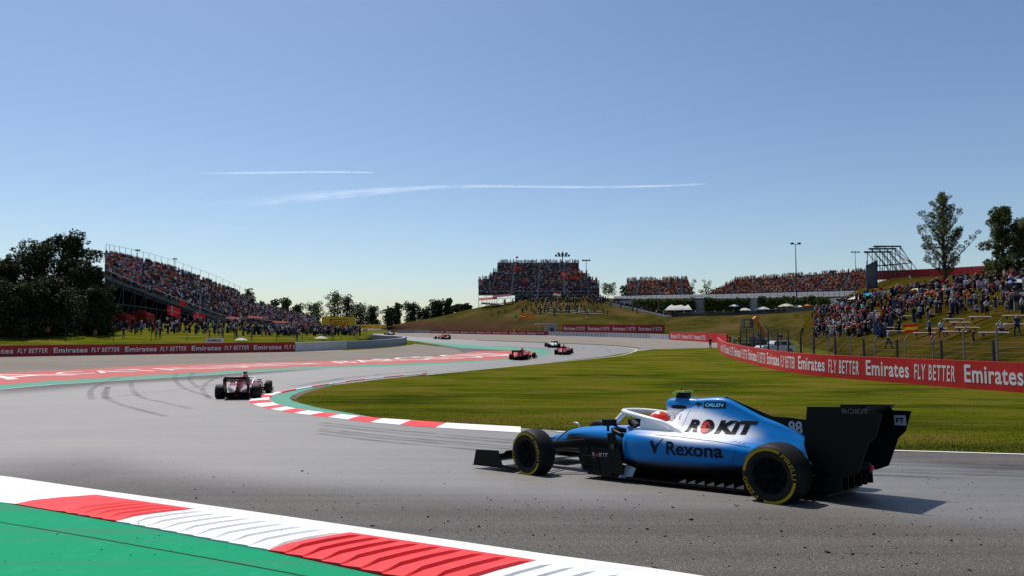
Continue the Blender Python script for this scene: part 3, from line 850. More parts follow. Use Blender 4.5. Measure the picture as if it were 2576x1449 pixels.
def loft_rows(stations, nx, nprof, mirror=True):
    """stations: (x, [(y, z) ... from bottom to top centre]) smoothed both ways, mirrored to a closed ring"""
    sts = [[Vector((x, y, z)) for y, z in pr] for x, pr in stations]
    sts = [catmull(r, nprof) for r in sts]
    cols = [catmull([r[j] for r in sts], nx) for j in range(len(sts[0]))]
    rows = [[c[i] for c in cols] for i in range(len(cols[0]))]
    out = []
    for r in rows:
        ring = list(r) + [Vector((p.x, -p.y, p.z)) for p in reversed(r[:-1])]
        out.append(ring)
    return out
def body_station(x, ys, zb, zs, yc, zc, ye, zt):
    return (x, [(0, .11), (ys * .6, .115), (ys * .84, .17), (ys * .97, zb), (ys, (zb + zs) / 2), (ys * .955, zs - .045), (ys * .80, zs), (lerp(yc, ys * .8, .40), zs + .012), (yc, zc), ((yc + ye) / 2, lerp(zc, zt, .35)), (ye, lerp(zc, zt, .72)), (ye * .80, zt - .035), (ye * .4, zt - .004), (0, zt)])
BODY = [body_station(*s) for s in [
    (.42, .58, .36, .60, .35, .655, .29, .68), (.36, .66, .335, .64, .36, .67, .30, .70), (.20, .705, .325, .655, .36, .69, .31, .75), (.02, .715, .315, .655, .34, .71, .27, .775), (-.10, .715, .31, .652, .32, .715, .20, .79),
    (-.20, .712, .31, .648, .30, .715, .15, .95), (-.34, .705, .308, .64, .28, .712, .125, 1.065), (-.52, .69, .305, .628, .255, .71, .115, 1.092), (-.80, .65, .30, .605, .225, .70, .10, 1.092), (-1.02, .575, .295, .57, .195, .67, .085, 1.0),
    (-1.28, .47, .29, .53, .165, .625, .07, .875), (-1.55, .345, .285, .48, .135, .565, .052, .775), (-1.85, .23, .275, .42, .105, .495, .042, .63), (-2.10, .16, .27, .37, .08, .42, .035, .48)]]
def oval(x, w, zb, zt, p=2.6, n=9):
    pr = []; zc = (zb + zt) / 2; h = (zt - zb) / 2
    for i in range(n):
        a = -math.pi / 2 + math.pi * i / (n - 1)
        c, s = math.cos(a), math.sin(a)
        pr.append((w * max(0, c) ** (2 / p), zc + h * math.copysign(abs(s) ** (2 / p), s)))
    return (x, pr)
NOSE = [oval(*s) for s in [(2.84, .02, .25, .27), (2.80, .075, .215, .295), (2.6, .095, .215, .345), (2.2, .125, .235, .455), (1.9, .16, .25, .535), (1.63, .20, .25, .617), (1.3, .245, .22, .655), (1.0, .285, .19, .677), (.7, .33, .17, .69), (.4, .365, .16, .70), (.1, .37, .16, .71), (-.1, .30, .16, .69)]]
AIRBOX = [(x, [(0, zc - h), (w * .6, zc - h * .85), (w, zc), (w * .72, zc + h * .8), (0, zc + h)]) for x, w, zc, h in [(.022, .085, .968, .076), (.028, .112, .968, .104), (-.02, .127, .972, .114), (-.15, .130, .978, .115), (-.35, .122, .985, .106), (-.55, .09, .995, .07)]]
def skin(rows):
    mb = MB(); mb.grid(rows, close=True)
    n = len(rows[0]); mb.add(rows[0], [tuple(range(n))]); mb.add(rows[-1], [tuple(range(n - 1, -1, -1))])
    return mb
_CM = {}
def cached(key, fn):
    if key not in _CM: _CM[key] = fn()
    return _CM[key]
def tinted(key, rows_fn, paint):
    mb = cached('mb_' + key, lambda: skin(rows_fn()))
    m2 = MB(); m2.v = mb.v; m2.f = mb.f; m2.m = mb.m; m2.c = [paint(*v) for v in mb.v]
    me = m2.mesh(key, M_PAINT, True)
    bm = bmesh.new(); bm.from_mesh(me); bmesh.ops.recalc_face_normals(bm, faces=bm.faces[:]); bm.to_mesh(me); bm.free()
    try: me.set_sharp_from_angle(angle=math.radians(50))
    except Exception: pass
    return me
def tyre_mesh(w):
    h = w / 2
    prof = [(.19, -h + .03), (.205, -h + .012), (.24, -h + .001), (.285, -h + .003), (.312, -h + .018), (.327, -h + .045), (.3345, -h + .09), (.3355, 0), (.3345, h - .09), (.327, h - .045), (.312, h - .018), (.285, h - .003), (.24, h - .001), (.205, h - .012), (.19, h - .03)]
    mb = MB(); mb.lathe(prof, 'y', 48); return mb.mesh('tyre', M_TYRE, True)
def rim_mesh(w):
    h = w / 2; mb = MB()
    mb.lathe([(.195, h - .028), (.185, h - .035), (.06, h - .055), (.03, h - .03), (.001, h - .028)], 'y', 32)
    mb.lathe([(.195, -h + .028), (.185, -h + .05), (.001, -h + .06)], 'y', 32)
    for k in range(9):
        a = k * 2 * math.pi / 9
        mb.tube([(.05 * math.cos(a), h - .045, .05 * math.sin(a)), (.185 * math.cos(a + .25), h - .032, .185 * math.sin(a + .25))], .012, 5)
    return mb.mesh('rim', M_RIM)
def ring_arc(mb, r0, r1, a0, a1, y):
    n = max(3, int(abs(a1 - a0) / 5)); rows = []
    for i in range(n + 1):
        a = math.radians(lerp(a0, a1, i / n)); rows.append([(r0 * math.cos(a), y, r0 * math.sin(a)), (r1 * math.cos(a), y, r1 * math.sin(a))])
    mb.grid(rows)
def marking_mesh(w, turn):
    y = w / 2 + .004; mb = MB()
    for a0, a1 in ((8, 118), (190, 286)): ring_arc(mb, .268, .297, a0 + turn, a1 + turn, y)
    for txt, a0, a1 in (('PIRELLI', 124, 184), ('P ZERO', 300, 354)):
        bm = text_mesh(txt, 1, 1, .01); cut(bm, 'x', .06)
        bm.verts.index_update()
        vs_ = []
        for v in bm.verts:
            a = math.radians(lerp(a0, a1, v.co.x) + turn); r = lerp(.252, .300, v.co.y); vs_.append((r * math.cos(a), y, r * math.sin(a)))
        mb.add(vs_, [tuple(v.index for v in f.verts) for f in bm.faces]); bm.free()
    return mb.mesh('sidewall_print', M_YEL)
def wing_rows(xl, xt, zl, zt, y0, y1, th, n=8, droop=None):
    """a cambered plank from leading to trailing edge, spanning y0..y1"""
    rows = []
    for i in range(n + 1):
        y = lerp(y0, y1, i / n); dz = droop(y) if droop else 0; r = []
        for t, o in ((0, 0), (.25, th), (.6, th * .9), (1, th * .25), (1, -th * .1), (.6, -th * .2), (.25, -th * .35)):
            r.append((lerp(xl, xt, t), y, lerp(zl, zt, t ** 1.5) + o + dz))
        rows.append(r)
    return rows
def plank(mb, *a, **k):
    r = wing_rows(*a, **k); mb.grid(r, close=True); n = len(r[0]); mb.add(r[0], [tuple(range(n))]); mb.add(r[-1], [tuple(range(n))])
EP_REAR = [(-1.985, .60), (-2.04, 1.02), (-2.60, 1.03), (-2.62, .965), (-2.82, .96), (-2.745, .73), (-2.665, .65), (-2.54, .33), (-2.40, .27), (-2.22, .30), (-2.02, .44)]
def f1_car(label, origin, fwd, style, steer=0.0, group=None, name='racing_car'):
    f = fwd.normalized(); l = Vector((0, 0, 1)).cross(f).normalized(); u = f.cross(l)
    root = empty(name); tag(root, label, 'race car', group)
    root.matrix_world = Matrix(((f.x, l.x, u.x, origin.x), (f.y, l.y, u.y, origin.y), (f.z, l.z, u.z, origin.z), (0, 0, 0, 1)))
    S = style; wm = S.get('wing', M_CARBON); hal = S.get('halo', M_CARBON)
    body = link('engine_cover', tinted('engine_cover', lambda: loft_rows(BODY, 6, 3), S['body']), root)
    nose = link('nose', tinted('nose', lambda: loft_rows(NOSE, 4, 2), S['nose']), root)
    link('airbox', tinted('airbox', lambda: loft_rows(AIRBOX, 4, 4), S['body']), root)
    def part(nm, key, fn, m, parent=root, smooth=False):
        return link(nm, cached(key + m.name, lambda: fn(m)), parent)
    def mk(fill):
        def go(m):
            mb = MB(); fill(mb); return mb.mesh('part', m)
        return go
    def mks(fill):
        def go(m):
            mb = MB(); fill(mb); return mb.mesh('part', m, True)
        return go
    part('air_intake', 'intake', mk(lambda b: b.lathe([(.001, .0165), (.070, .0165), (.085, .020)], 'x', 20, c=(.014, 0, .968))), M_BLK_D)
    for sy in (1, -1):
        def slot(b, sy=sy):
            b.add([(-.17 + .125 * math.cos(a), sy * (.1335 - .006 * math.cos(a) ** 2), .968 + .026 * math.sin(a)) for a in [k * math.pi / 8 for k in range(16)]], [tuple(range(16))])
        part('side_intake', 'slot%d' % sy, mk(slot), M_BLK_D)
    # cockpit rim and recess
    def cock(b):
        n = 24; ring = []
        for k in range(n):
            a = 2 * math.pi * k / n; x = .36 + .34 * math.cos(a); y = .245 * math.sin(a)
            ring.append((x, y, .716 + .03 * (1 - (x - .02) / .68)))
        b.add(ring, [tuple(range(n))])
    part('cockpit_opening', 'cock', mk(cock), M_BLK_D)
    def halo(b):
        arc = [(-.20, .385, .70), (-.10, .405, .765), (.12, .415, .815), (.36, .385, .858), (.56, .29, .884), (.70, .15, .895), (.745, 0, .897)]
        pts = catmull(arc + [(x, -y, z) for x, y, z in arc[-2::-1]], 4)
        b.tube(pts, .040, 8, flat=.85)
    h_ = part('halo', 'halo', mks(halo), hal)
    part('halo_pillar', 'pillar', mks(lambda b: b.tube(catmull([(.735, 0, .892), (.80, 0, .86), (.92, 0, .755), (1.03, 0, .66)], 4), [.040] * 4 + [.040] * 4 + [.042] * 4 + [.046], 8)), hal, h_)
    for sy in (1, -1):
        part('halo_fairing', 'fair%d' % sy, mk(lambda b, sy=sy: b.prism([(.34, .655), (.27, .70), (.25, .83), (.08, .805), (-.12, .765), (-.30, .70), (-.36, .655)], 'y', sy * .345, sy * .395)), hal)
    part('roll_hoop_strut', 'strut', mk(lambda b: [b.prism([(-.03, .86), (-.08, .86), (-.10, .74), (-.045, .74)], 'y', y, y + .03) for y in (-.11, .08)]), hal)
    # camera pod
    def cam_(b): b.prism([(-.09, 1.06), (-.10, 1.16), (-.26, 1.16), (-.25, 1.06)], 'y', -.055, .055)
    cp = part('camera_pod', 'campod', mk(cam_), M_CARBON)
    def camtop(b):
        b.box((-.19, 0, 1.172), (.15, .23, .028)); b.box((-.10, .085, 1.15), (.05, .05, .04)); b.box((-.10, -.085, 1.15), (.05, .05, .04))
    part('camera_cover', 'camtop', mk(camtop), S.get('tcam', M_LIME), cp)
    part('antenna', 'ant', mk(lambda b: [b.tube([(-.15, 0, 1.18), (-.15, 0, 1.21)], .008, 6), b.tube([(-.22, .03, 1.18), (-.22, .03, 1.205)], .008, 6)]), M_CARBON, cp)
    # fin along the spine
    def fin(b):
        b.prism([(-.72, 1.07), (-.80, 1.108), (-1.405, .875), (-1.63, .868), (-1.95, .835), (-1.98, .50), (-1.55, .70), (-1.28, .85), (-1.0, .98)], 'y', -.008, .008)
    fin_ = part('fin', 'fin', mk(fin), S.get('fin', M_CARBON))
    # mirrors, steering wheel and gloves
    for sy in (1, -1):
        mr = part('mirror', 'mirror%d' % sy, mk(lambda b, sy=sy: [b.box((.655, sy * .56, .752), (.10, .20, .085)), b.box((.64, sy * .44, .70), (.035, .16, .016), M=Matrix.Rotation(sy * .35, 3, 'X')), b.box((.68, sy * .56, .68), (.03, .02, .09))]), S.get('mirror', M_CARBON))
    part('steering_wheel', 'stw', mk(lambda b: [b.box((.60, 0, .735), (.04, .26, .10)), b.ball((.60, .13, .745), (.05, .045, .05)), b.ball((.60, -.13, .745), (.05, .045, .05)), b.tube([(.56, .13, .74), (.42, .22, .69)], [.04, .05], 8), b.tube([(.56, -.13, .74), (.42, -.22, .69)], [.04, .05], 8)]), M_GLOVE)
    part('pitot_tube', 'pitot', mks(lambda b: b.tube(catmull([(1.62, .0, .61), (1.64, 0, .66), (1.67, 0, .685), (1.74, 0, .69)], 3), .009, 6)), S.get('pitot', M_WHITE_G))
    # sidepod inlets, floor, bargeboards
    for sy in (1, -1):
        part('sidepod_inlet', 'inlet%d' % sy, mk(lambda b, sy=sy: b.prism([(sy * .36, .42), (sy * .56, .40), (sy * .565, .57), (sy * .37, .60)], 'x', .40, .426)), M_BLK_D)
        part('sidepod_fairing', 'sfair%d' % sy, mks(lambda b, sy=sy: b.tube(catmull([(.34, sy * .70, .60), (.52, sy * .66, .655), (.56, sy * .52, .66), (.52, sy * .38, .64)], 4), .032, 8)), M_CARBON)
        part('sidepod_vane', 'svane%d' % sy, mk(lambda b, sy=sy: b.prism([(.30, .10), (.52, .10), (.56, .62), (.44, .64), (.36, .40)], 'y', sy * .735, sy * .745)), M_CARBON)
        part('bargeboard', 'barge%d' % sy, mk(lambda b, sy=sy: [b.prism([(.88, .09), (1.02, .10), (1.11, .30), (1.0, .41), (.92, .38)], 'y', sy * .69, sy * .698), b.prism([(.70, .08), (.84, .09), (.89, .30), (.74, .30)], 'y', sy * .715, sy * .723), b.prism([(.50, .07), (.66, .08), (.70, .30), (.52, .30)], 'y', sy * .74, sy * .748), b.prism([(.50, .285), (.90, .285), (.86, .41), (.50, .40)], 'y', sy * .70, sy * .708), b.prism([(.62, .07), (1.12, .09), (1.20, .38), (.70, .44)], 'y', sy * .54, sy * .548), b.prism([(.72, .07), (1.18, .09), (1.25, .35), (.8, .42)], 'y', sy * .40, sy * .408)]
             + [b.box((.74, sy * .64, z), (.55, .22, .012)) for z in (.14, .20, .30)]), M_CARBON)
        part('deflector', 'defl%d' % sy, mks(lambda b, sy=sy: b.grid([[(lerp(.44, .20, t) + (.215 - z) * .25, sy * (.66 + .10 * math.sin(math.pi * t) - (z - .06) * .5), z) for z in (.06, .10, .14, .17 + .05 * math.sin(t * 3))] for t in [k / 10 for k in range(11)]])), M_CHROME)
    fl = part('floor', 'floor', mk(lambda b: (b.prism([(.95, .30), (1.0, .62), (.60, .72), (-1.38, .72), (-1.50, .55), (-2.2, .50), (-2.2, -.50), (-1.50, -.55), (-1.38, -.72), (.60, -.72), (1.0, -.62), (.95, -.30)], 'z', .045, .075), b.prism([(1.3, .15), (-1.5, .15), (-1.5, -.15), (1.3, -.15)], 'z', .02, .045))), M_CARBON)
    for sy in (1, -1):
        for k in range(7):
            part('floor_edge_fin', 'ffin%d_%d' % (sy, k), mk(lambda b, sy=sy, k=k: b.prism([(-.50 - k * .125, .076), (-.60 - k * .125, .076), (-.60 - k * .125, .125), (-.52 - k * .125, .09)], 'y', sy * .665, sy * .725)), M_CHROME if S.get('hero') else M_CARBON, fl)
    part('diffuser', 'diff', mk(lambda b: (b.prism([(-1.75, .08), (-2.34, .30), (-2.34, .32), (-1.75, .12)], 'y', -.50, .50), [b.prism([(-1.75, .06), (-2.36, .12), (-2.36, .33), (-1.75, .12)], 'y', y, y + .012) for y in (-.50, -.30, -.12, .11, .29, .49)])), M_CARBON)
    part('rear_crash_structure', 'rcs', mks(lambda b: b.tube([(-2.0, 0, .36), (-2.35, 0, .345), (-2.50, 0, .34)], [.11, .085, .06], 10)), M_CARBON)
    part('rear_light', 'rlight', mk(lambda b: b.box((-2.515, 0, .345), (.02, .07, .06))), M_RED_D)
    part('exhaust', 'exh', mks(lambda b: b.tube([(-1.9, 0, .52), (-2.16, 0, .51)], .06, 12)), M_CHROME)
    # rear wing
    rwg = part('rear_wing', 'rwing' + wm.name, mk(lambda b: (plank(b, -2.10, -2.48, .80, .885, -.50, .50, .035), plank(b, -2.47, -2.66, .90, 1.03, -.50, .50, .018))), wm)
    for sy in (1, -1):
        part('endplate', 'rep%d' % sy, mk(lambda b, sy=sy: b.prism(EP_REAR, 'y', sy * .50, sy * .514)), S.get('endplate', M_CARBON), rwg)
    part('wing_pylon', 'pyl', mk(lambda b: b.prism([(-2.02, .40), (-2.12, .40), (-2.30, .80), (-2.18, .80)], 'y', -.012, .012)), M_CARBON, rwg)
    # front wing
    fw = part('front_wing', 'fwing', mk(lambda b: [plank(b, 2.86 - .13 * k, 2.74 - .13 * k, .085 + .035 * k, .115 + .05 * k, y0, y1, .016, droop=lambda y: -.012 * abs(y)) for k in range(5) for y0, y1 in (((-.99, .99),) if k == 0 else ((.24, .99), (-.99, -.24)))]), wm)
    for sy in (1, -1):
        part('endplate', 'fep%d' % sy, mk(lambda b, sy=sy: (b.prism([(2.92, .055), (2.86, .285), (2.38, .30), (2.30, .10), (2.08, .075), (2.08, .055)], 'y', sy * .985, sy * .997), b.box((2.5, sy * .97, .06), (.84, .09, .012)))), S.get('fendplate', M_CARBON), fw)
        part('wing_mount', 'fwm%d' % sy, mk(lambda b, sy=sy: b.prism([(2.78, .10), (2.55, .12), (2.45, .27), (2.70, .26)], 'y', sy * .085, sy * .10)), M_CARBON, fw)
    # suspension
    arms = []
    for sy in (1, -1):
        for (a, b_) in [((1.35, .24, .47), (1.77, .80, .43)), ((1.98, .17, .46), (1.81, .80, .43)), ((1.30, .25, .24), (1.76, .82, .20)), ((2.0, .16, .26), (1.82, .82, .20)), ((1.70, .20, .58), (1.80, .78, .24)), ((-1.30, .20, .40), (-1.76, .72, .45)), ((-1.95, .14, .40), (-1.82, .72, .45)), ((-1.30, .25, .22), (-1.76, .74, .20)), ((-2.0, .14, .24), (-1.82, .74, .20))]:
            part('suspension_arm', 'arm%d%s' % (sy, a), mk(lambda b, a=a, b_=b_, sy=sy: b.tube([(a[0], sy * a[1], a[2]), (b_[0], sy * b_[1], b_[2])], .022, 6, flat=.45)), M_CARBON)
        part('brake_duct', 'bduct%d' % sy, mk(lambda b, sy=sy: (b.box((1.79, sy * .69, .33), (.30, .10, .36)), b.prism([(1.62, .12), (1.99, .14), (1.96, .52), (1.66, .5)], 'y', sy * .655, sy * .663))), M_CARBON)
        part('brake_duct', 'bductr%d' % sy, mk(lambda b, sy=sy: b.box((-1.79, sy * .58, .33), (.26, .10, .34))), M_CARBON)
    if S.get('roll'):
        for ch in root.children: ch.rotation_euler.x = S['roll']
    # wheels
    for (x, sy, w, st, tn) in ((1.79, 1, .305, steer, 12), (1.79, -1, .305, steer, 70), (-1.79, 1, .405, 0, 0), (-1.79, -1, .405, 0, 140)):
        wh = empty('wheel', (x, sy * (1.0 - w / 2), .335), st, root)
        if sy < 0: wh.rotation_euler = (0, 0, math.pi + st)
        link('tyre', cached('tyre%.3f' % w, lambda: tyre_mesh(w)), wh)
        link('rim', cached('rim%.3f' % w, lambda: rim_mesh(w)), wh)
        link('sidewall_print', cached('mark%.3f%d' % (w, tn), lambda: marking_mesh(w, tn)), wh)
    return root, body, nose, fin_, rwg
def wheels_pose(pa, pb, y):
    """car origin and heading from the picture points of rear and front contact on one side (y = +1 left, -1 right)"""
    a = G(*pa); b = G(*pb); f = (b - a); f.z = 0; f.normalize()
    l = Vector((-f.y, f.x, 0)); o = a + f * 1.79 - l * (.98 * y)
    zf = P(o.y + f.y * 1.79); zr = P(o.y - f.y * 1.79)
    o.z = (zf + zr) / 2 + .006; fw = Vector((f.x * 3.58, f.y * 3.58, zf - zr))
    return o, fw
def solid(c): return lambda x, y, z: c
# --- the blue and white car in front
BLUE = (.0, .165, .49); WHT = (.80, .80, .83); CARB_SHADE = (.006, .006, .007)
def mixc(a, b, t): return tuple(lerp(p, q, t) for p, q in zip(a, b))
def hero_body(x, y, z):
    lowz = .545 + .125 * sstep(-.55, .30, x) + .05 * sstep(-.9, -1.3, x)
    w = sstep(lowz - .06, lowz + .07, z)
    hiz = .915 - .30 * max(0, -x - .50)
    w *= 1 - sstep(hiz - .04, hiz + .09, z)
    w *= 1 - sstep(-1.08, -1.42, x)
    if x > -.12 and z > .70 and z < .9: w = 1.0
    c = mixc(BLUE, WHT, w)
    c = mixc(CARB_SHADE, c, sstep(.285, .325, z))  # undercut painted black to carry its shade
    return mixc(c, CARB_SHADE, sstep(-1.75, -1.95, x))
def hero_nose(x, y, z):
    c = mixc(CARB_SHADE, BLUE, sstep(.525, .56, z + (.12 if x > 1.75 else 0)))  # chassis sides near black: carbon with their shade painted in
    return mixc(c, WHT, sstep(.672, .69, z) * sstep(.2, .5, x) * .8)
o, fw = wheels_pose((1942, 1268), (1330, 1196), 1)
HERO = f1_car('blue and white open wheel racing car filling the right foreground', o, fw, dict(body=hero_body, nose=hero_nose, halo=M_WHITE_G, hero=True, roll=math.radians(2.6)), steer=math.radians(-6))
hroot, hbody, hnose, hfin, hrw = HERO
dg = bpy.context.evaluated_depsgraph_get()
def bvh_of(ob): return BVHTree.FromPolygons([v.co[:] for v in ob.data.vertices], [tuple(p.vertices) for p in ob.data.polygons])
HB = bvh_of(hbody)
def decal(bm, x0, z0, m, name, parent, tree=HB, slope=0.0, lift=.004, step=.03):
    """letters wrapped on the left flank; reading direction is towards the tail"""
    cut(bm, 'x', step); cut(bm, 'y', step)
    for v in bm.verts:
        x = x0 - v.co.x; z = z0 + v.co.y + slope * v.co.x
        if tree is None: y = v.co.z
        else:
            h = tree.ray_cast(Vector((x, 2, z)), Vector((0, -1, 0)), 4); y = (h[0].y if h[0] is not None else .1) + lift
        v.co = (x, y, z)
    return bm_obj(name, bm, m, parent)
def poly_bm(pts):
    bm = bmesh.new(); bm.faces.new([bm.verts.new((p[0], p[1], 0)) for p in pts]); bmesh.ops.triangulate(bm, faces=bm.faces[:]); return bm
def disc(cx, cy, rx, ry, n=24): return [(cx + rx * math.cos(2 * math.pi * k / n), cy + ry * math.sin(2 * math.pi * k / n)) for k in range(n)]
decal(text_mesh('R', .17, .155, .06, .22), -.375, .662, M_BLK_D, 'lettering', hbody)
decal(poly_bm(disc(.10, .085, .088, .088)), -.545, .650, M_BLK_D, 'lettering', hbody)
decal(poly_bm(disc(.070, .075, .060, .070)), -.545, .652, M_RED_D, 'lettering', hbody, lift=.006)
decal(poly_bm(disc(.10, .075, .022, .022, 12)), -.545, .660, M_BLK_D, 'lettering', hbody, lift=.008)
decal(text_mesh('KiT', .50, .165, .06, .22), -.755, .652, M_BLK_D, 'lettering', hbody)
decal(text_mesh('Rexona', .70, .165, .022), -.325, .397, M_BLK_D, 'lettering', hbody, slope=-.01)
decal(poly_bm([(0, .15), (.045, .165), (.075, .09), (.21, .22), (.115, .09), (.085, .0), (.065, .0)]), -.085, .40, M_BLK_D, 'lettering', hbody)
pl = decal(poly_bm([(0, 0), (.30, 0), (.30, .078), (.01, .078)]), -.535, .965, M_BLK_D, 'lettering', hbody)
decal(text_mesh('ORLEN', .25, .046, .03, .15), -.56, .981, M_BLUE_D, 'lettering', hbody, lift=.006)
decal(poly_bm([(0, .055), (.05, .075), (.10, .06), (.12, .03), (.075, .045), (.06, 0), (.05, .04)]), -.40, .962, M_BLK_D, 'lettering', hbody)
decal(text_mesh('E', .035, .06, -.01), -.215, .815, M_RED_D, 'lettering', hbody)
M_SEAM = mat('panel_seam', (.015, .02, .03), .6, .2)
for pts_ in ([(0, 0), (.35, -.012), (.75, -.045), (1.1, -.10)],):
    strip = [(x, z + .002) for x, z in pts_] + [(x, z - .002) for x, z in reversed(pts_)]
    decal(poly_bm(strip), -.14, .628, M_SEAM, 'panel_seam', hbody, step=.05)
for x0, za, zb in ((-1.12, .33, .565), (-.30, .72, .94)):
    decal(poly_bm([(0, 0), (.004, 0), (.004 + .05, zb - za), (.05, zb - za)]), x0, za, M_SEAM, 'panel_seam', hbody, step=.05)
for k in range(5):
    decal(poly_bm([(0, 0), (.05, .008), (.05, .013), (0, .006)]), -1.02 - .055 * k, .565 - .012 * k, M_SEAM, 'cooling_louvre', hbody)
bm = text_mesh('88', .17, .155, .03)
for v in bm.verts: v.co.z = .011
decal(bm, -1.60, .675, M_GREY_D, 'lettering', hfin, tree=None)
for txt, x0, w, h in (('R', .825, .045, .075), ('KiT', .715, .15, .075)):
    bm = text_mesh(txt, w, h, .02)
    for v in bm.verts: v.co.z = .712
    decal(bm, x0, .315, M_GREY_D, 'lettering', hroot, tree=None)
bm = poly_bm(disc(0, 0, .026, .026, 12))
for v in bm.verts: v.co.z = .712
decal(bm, .752, .35, M_RED_D, 'lettering', hroot, tree=None)
bm = poly_bm(disc(0, 0, .034, .040, 16))
for v in bm.verts: v.co.z = .749
decal(bm, .46, .49, mat('dim_grey_decal', (.045, .045, .05), .6, .3), 'emblem', hroot, tree=None)
bm = poly_bm([(0, 0), (.125, 0), (.125, .115), (0, .115)])
for v in bm.verts: v.co.z = -.495
decal(bm, -2.635, .795, M_GREY_D, 'lettering', hrw, tree=None)
bm = text_mesh('FT', .085, .06, .03)
for v in bm.verts: v.co.z = -.490
decal(bm, -2.655, .82, M_BLK_D, 'lettering', hrw, tree=None)
bm = text_mesh('ROKiT', .27, .055, .02)
for v in bm.verts: v.co.z = .5185
decal(bm, -2.42, .955, mat('grey_wing_decal', (.10, .10, .115), .6, .3), 'lettering', hrw, tree=None)
# driver: helmet and shoulders above the cockpit rim
def driver(label, root, helm, suit):
    o = empty('person'); o.matrix_world = root.matrix_world.copy(); tag(o, label, 'driver')
    mb = MB()
    pts = [(.24, 0, .60), (.22, 0, .68), (.20, 0, .74)]
    mb.tube(pts, [.16, .12, .07], 10)
    for sy in (1, -1): mb.tube([(.22, 0, .64), (.26, sy * .17, .63), (.40, sy * .21, .61)], [.09, .075, .05], 8)
    mb.build('body', suit, o, True)
    mb = MB(); mb.ball((.19, 0, .785), (.15, .112, .118), 16, 10); he = mb.build('helmet', helm, o, True)
    mb = MB(); mb.grid([[(.19 + .153 * math.cos(a) * math.cos(e), .1155 * math.sin(a), .788 + .120 * math.sin(e)) for a in [math.radians(k) for k in range(-62, 63, 8)]] for e in (-.12, .08, .30)]); mb.build('visor', M_CHROME if False else M_BLK_D, he, True)
    return o
def helm_mat(name, a, b):
    g = NG(name); sep = g.n('SeparateXYZ'); g.l(g.tc.outputs['Object'], sep.inputs[0])
    f = g.rng(g.math('ADD', sep.outputs[2], g.math('MULTIPLY', sep.outputs[0], .35)), .945, .96, 0, 1)
    g.base(g.mix(f, a, b)); g.set(.25, .5); return g.m
driver('driver in red and white helmet seated in the blue and white car', hroot, helm_mat('red_white_helmet', (.70, .03, .01), (.75, .72, .72)), mat('white_race_suit', (.6, .6, .62), .8, .2))
# --- the other cars
RED_F = (.52, .014, .010); ALF_W = (.42, .40, .40); ALF_R = (.24, .010, .020)
def alfa_body(x, y, z):
    if x < -1.2: return mixc(ALF_W, (.40, .01, .012), sstep(.16, .10, abs(y)))
    return ALF_R if z > .56 else ALF_W
M_WING_R = mat('dark_red_wing', (.045, .006, .008), .4, .4)
M_REDPART = mat('red_bodywork', (.50, .014, .010), .35, .5, coat=.3)
M_SILVER = mat('pale_bodywork', (.62, .64, .66), .3, .5, coat=.3)
M_ALFW = mat('white_bodywork', (.70, .68, .68), .3, .5, coat=.3)
o, fw = wheels_pose((655, 1003.4), (675.5, 994), -1)
c2 = f1_car('white and dark red racing car seen from behind at the apex kerb', o, fw, dict(body=alfa_body, nose=solid(ALF_W), halo=M_ALFW, wing=M_WING_R, tcam=M_REDPART, mirror=M_ALFW, fendplate=M_ALFW, fin=M_REDPART))
driver('driver in pale helmet in the white and dark red car', c2[0], helm_mat('pale_helmet', (.5, .5, .5), (.6, .1, .1)), M_WHITE_G)
ferr = dict(body=solid(RED_F), nose=solid(RED_F), halo=M_REDPART, wing=M_CARBON, tcam=M_REDPART, mirror=M_REDPART, fendplate=M_REDPART, fin=M_REDPART)
o, fw = wheels_pose((1327.7, 906.8), (1350.7, 901.6), -1)
c3 = f1_car('red racing car with black wing beside the green tip of the run-off strip', o, fw, ferr)
driver('driver in red helmet in the red car by the run-off tip', c3[0], M_REDPART, M_REDPART)
o, fw = wheels_pose((1435.5, 893.6), (1444, 888.4), -1)
c4 = f1_car('red and white racing car ahead of the red one at the bend', o, fw, dict(ferr, body=lambda x, y, z: mixc(RED_F, (.6, .5, .5), sstep(.5, .4, z)), tcam=M_CARBON))
driver('driver in dark helmet in the red and white car at the bend', c4[0], M_BLK_D, M_REDPART)
o, fw = wheels_pose((1377, 875.9), (1365, 871.7), 1)
c5 = f1_car('white racing car with black wing leaving the bend', o, fw, dict(body=solid((.62, .64, .66)), nose=solid((.62, .64, .66)), halo=M_SILVER, wing=M_CARBON, tcam=M_CARBON, mirror=M_SILVER, fendplate=M_SILVER))
o, fw = wheels_pose((1112, 855.4), (1080, 853.6), 1)
c6 = f1_car('red racing car side on before the long low red barrier', o, fw, dict(ferr, body=lambda x, y, z: mixc(RED_F, (.6, .55, .55), sstep(.52, .45, z))))
for lab, pa, pb, col in (('small white and blue racing car beyond the lawn tip', (975, 844.2), (955, 842.6), (.55, .60, .70)), ('tiny dark racing car on the far straight under the yellow banner', (968, 830.4), (952, 830.0), (.03, .03, .04)),
                         ('tiny dark racing car behind the crowd at the lawn tip', (912, 837.6), (896, 836.6), (.04, .04, .05)), ('tiny black racing car leftmost of those on the far track', (888, 838.6), (872, 837.2), (.03, .03, .03))):
    o, fw = wheels_pose(pa, pb, 1)
    f1_car(lab, o, fw, dict(body=solid(col), nose=solid(col)))
